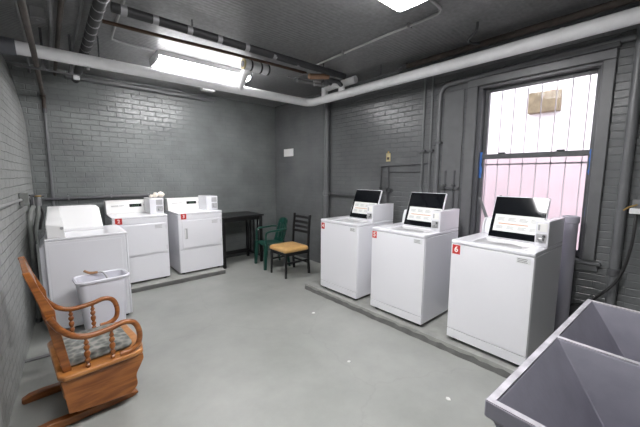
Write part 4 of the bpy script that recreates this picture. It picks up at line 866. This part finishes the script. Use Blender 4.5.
# ------------------------------------------------------------------ twin laundry tub, lower right
tu = thing('laundry_tub', 'lavender-grey twin laundry tub in the lower right foreground', 'laundry tub', (1.580, -0.012, 0), math.radians(-2.5))
tx, ty, rim, zt = 0.636, 0.31, 0.027, 0.90
mb = MB(); xs = [-tx, -tx+rim, -rim*0.5, rim*0.5, tx-rim, tx]; ys = [-ty, -ty+rim, ty-rim, ty]
vs = [(x, y, zt) for y in ys for x in xs]; F = []
for j in range(3):
    for i in range(5):
        if j == 1 and i in (1, 3): continue
        a = j*6+i; F.append((a, a+1, a+7, a+6))
mb._add(vs, F)
mb_out = [(-tx, -ty), (tx, -ty), (tx, ty), (-tx, ty)]
rings = [[(x, y, zt) for x, y in mb_out], [(x, y, zt-0.05) for x, y in mb_out],
         [(-tx+0.01, -ty+0.01, zt-0.055), (tx-0.01, -ty+0.01, zt-0.055), (tx-0.01, ty-0.02, zt-0.055), (-tx+0.01, ty-0.02, zt-0.055)],
         [(-tx+0.02, -ty+0.02, zt-0.40), (tx-0.02, -ty+0.02, zt-0.40), (tx-0.02, ty-0.24, zt-0.40), (-tx+0.02, ty-0.24, zt-0.40)]]
mb.loft(rings, cap0=False)
for x0, x1 in ((-tx+rim, -rim*0.5), (rim*0.5, tx-rim)):
    a, b_ = -ty+rim, ty-rim
    mb.loft([[(x0, a, zt), (x1, a, zt), (x1, b_, zt), (x0, b_, zt)], [(x0+0.012, a+0.02, zt-0.35), (x1-0.012, a+0.02, zt-0.35), (x1-0.012, b_-0.21, zt-0.35), (x0+0.012, b_-0.21, zt-0.35)]], cap0=False, cap1=True)
me_o = mb.build('basin', M['tub'], tu, ang=20)
bm = bmesh.new(); bm.from_mesh(me_o.data); bmesh.ops.remove_doubles(bm, verts=bm.verts[:], dist=1e-5); bmesh.ops.recalc_face_normals(bm, faces=bm.faces[:]); bm.to_mesh(me_o.data); bm.free()
bv = me_o.modifiers.new('bevel', 'BEVEL'); bv.width = 0.006; bv.segments = 2; bv.limit_method = 'ANGLE'
rm = MB(); rz0, rz1 = zt+0.0003, zt+0.004; e = 0.003
rm.box(-tx+e, tx-e, ty-rim+e, ty-e, rz0, rz1); rm.box(-tx+e, tx-e, -ty+e, -ty+rim-e, rz0, rz1)
for xa, xb in ((-tx+e, -tx+rim-e), (-rim*0.5+e, rim*0.5-e), (tx-rim+e, tx-e)): rm.box(xa, xb, -ty+rim-e, ty-rim+e, rz0, rz1)
rm.build('rim', M['tub_rim'], tu)
for xc in (-0.31, 0.31):
    MB().lathe([(0.0, 0.0), (0.04, 0.0), (0.04, 0.004), (0.03, 0.004), (0.025, 0.001), (0.0, 0.001)], (xc, -0.12, zt-0.35), 18).build('drain', M['steel'], tu)
for sx in (-1, 1):
    for y in (-0.26, 0.03): MB().box(sx*0.56-0.025, sx*0.56+0.025, y-0.025, y+0.025, 0, zt-0.401).build('leg', M['galv'], tu, bev=0.004)
    MB().box(sx*0.56-0.012, sx*0.56+0.012, -0.234, 0.004, 0.18, 0.21).build('leg_brace', M['galv'], tu)

# ------------------------------------------------------------------ litter on the floor
def scrap(label, x, y, s):
    mb = MB(); ring = [(s*random.uniform(0.6, 1.1)*math.cos(2*PI*q/7), s*random.uniform(0.6, 1.1)*math.sin(2*PI*q/7)) for q in range(7)]
    mb.loft([[(a, b_, 0.0005) for a, b_ in ring], [(a, b_, 0.004) for a, b_ in ring], [(a*0.5, b_*0.5, 0.007) for a, b_ in ring]])
    o = mb.build('paper_scrap', M['paper']); o.location = (x, y, 0); o.rotation_euler.z = random.uniform(0, 6)
    tag(o, label, 'paper scrap', 'white scraps on the floor')
scrap('tiny white scrap on the floor near the farthest washer', 2.214, 2.635, 0.024)
scrap('tiny white scrap in the middle of the floor', 1.835, 1.709, 0.018)
scrap('tiny white scrap on the floor nearest the tub', 2.043, 0.933, 0.020)
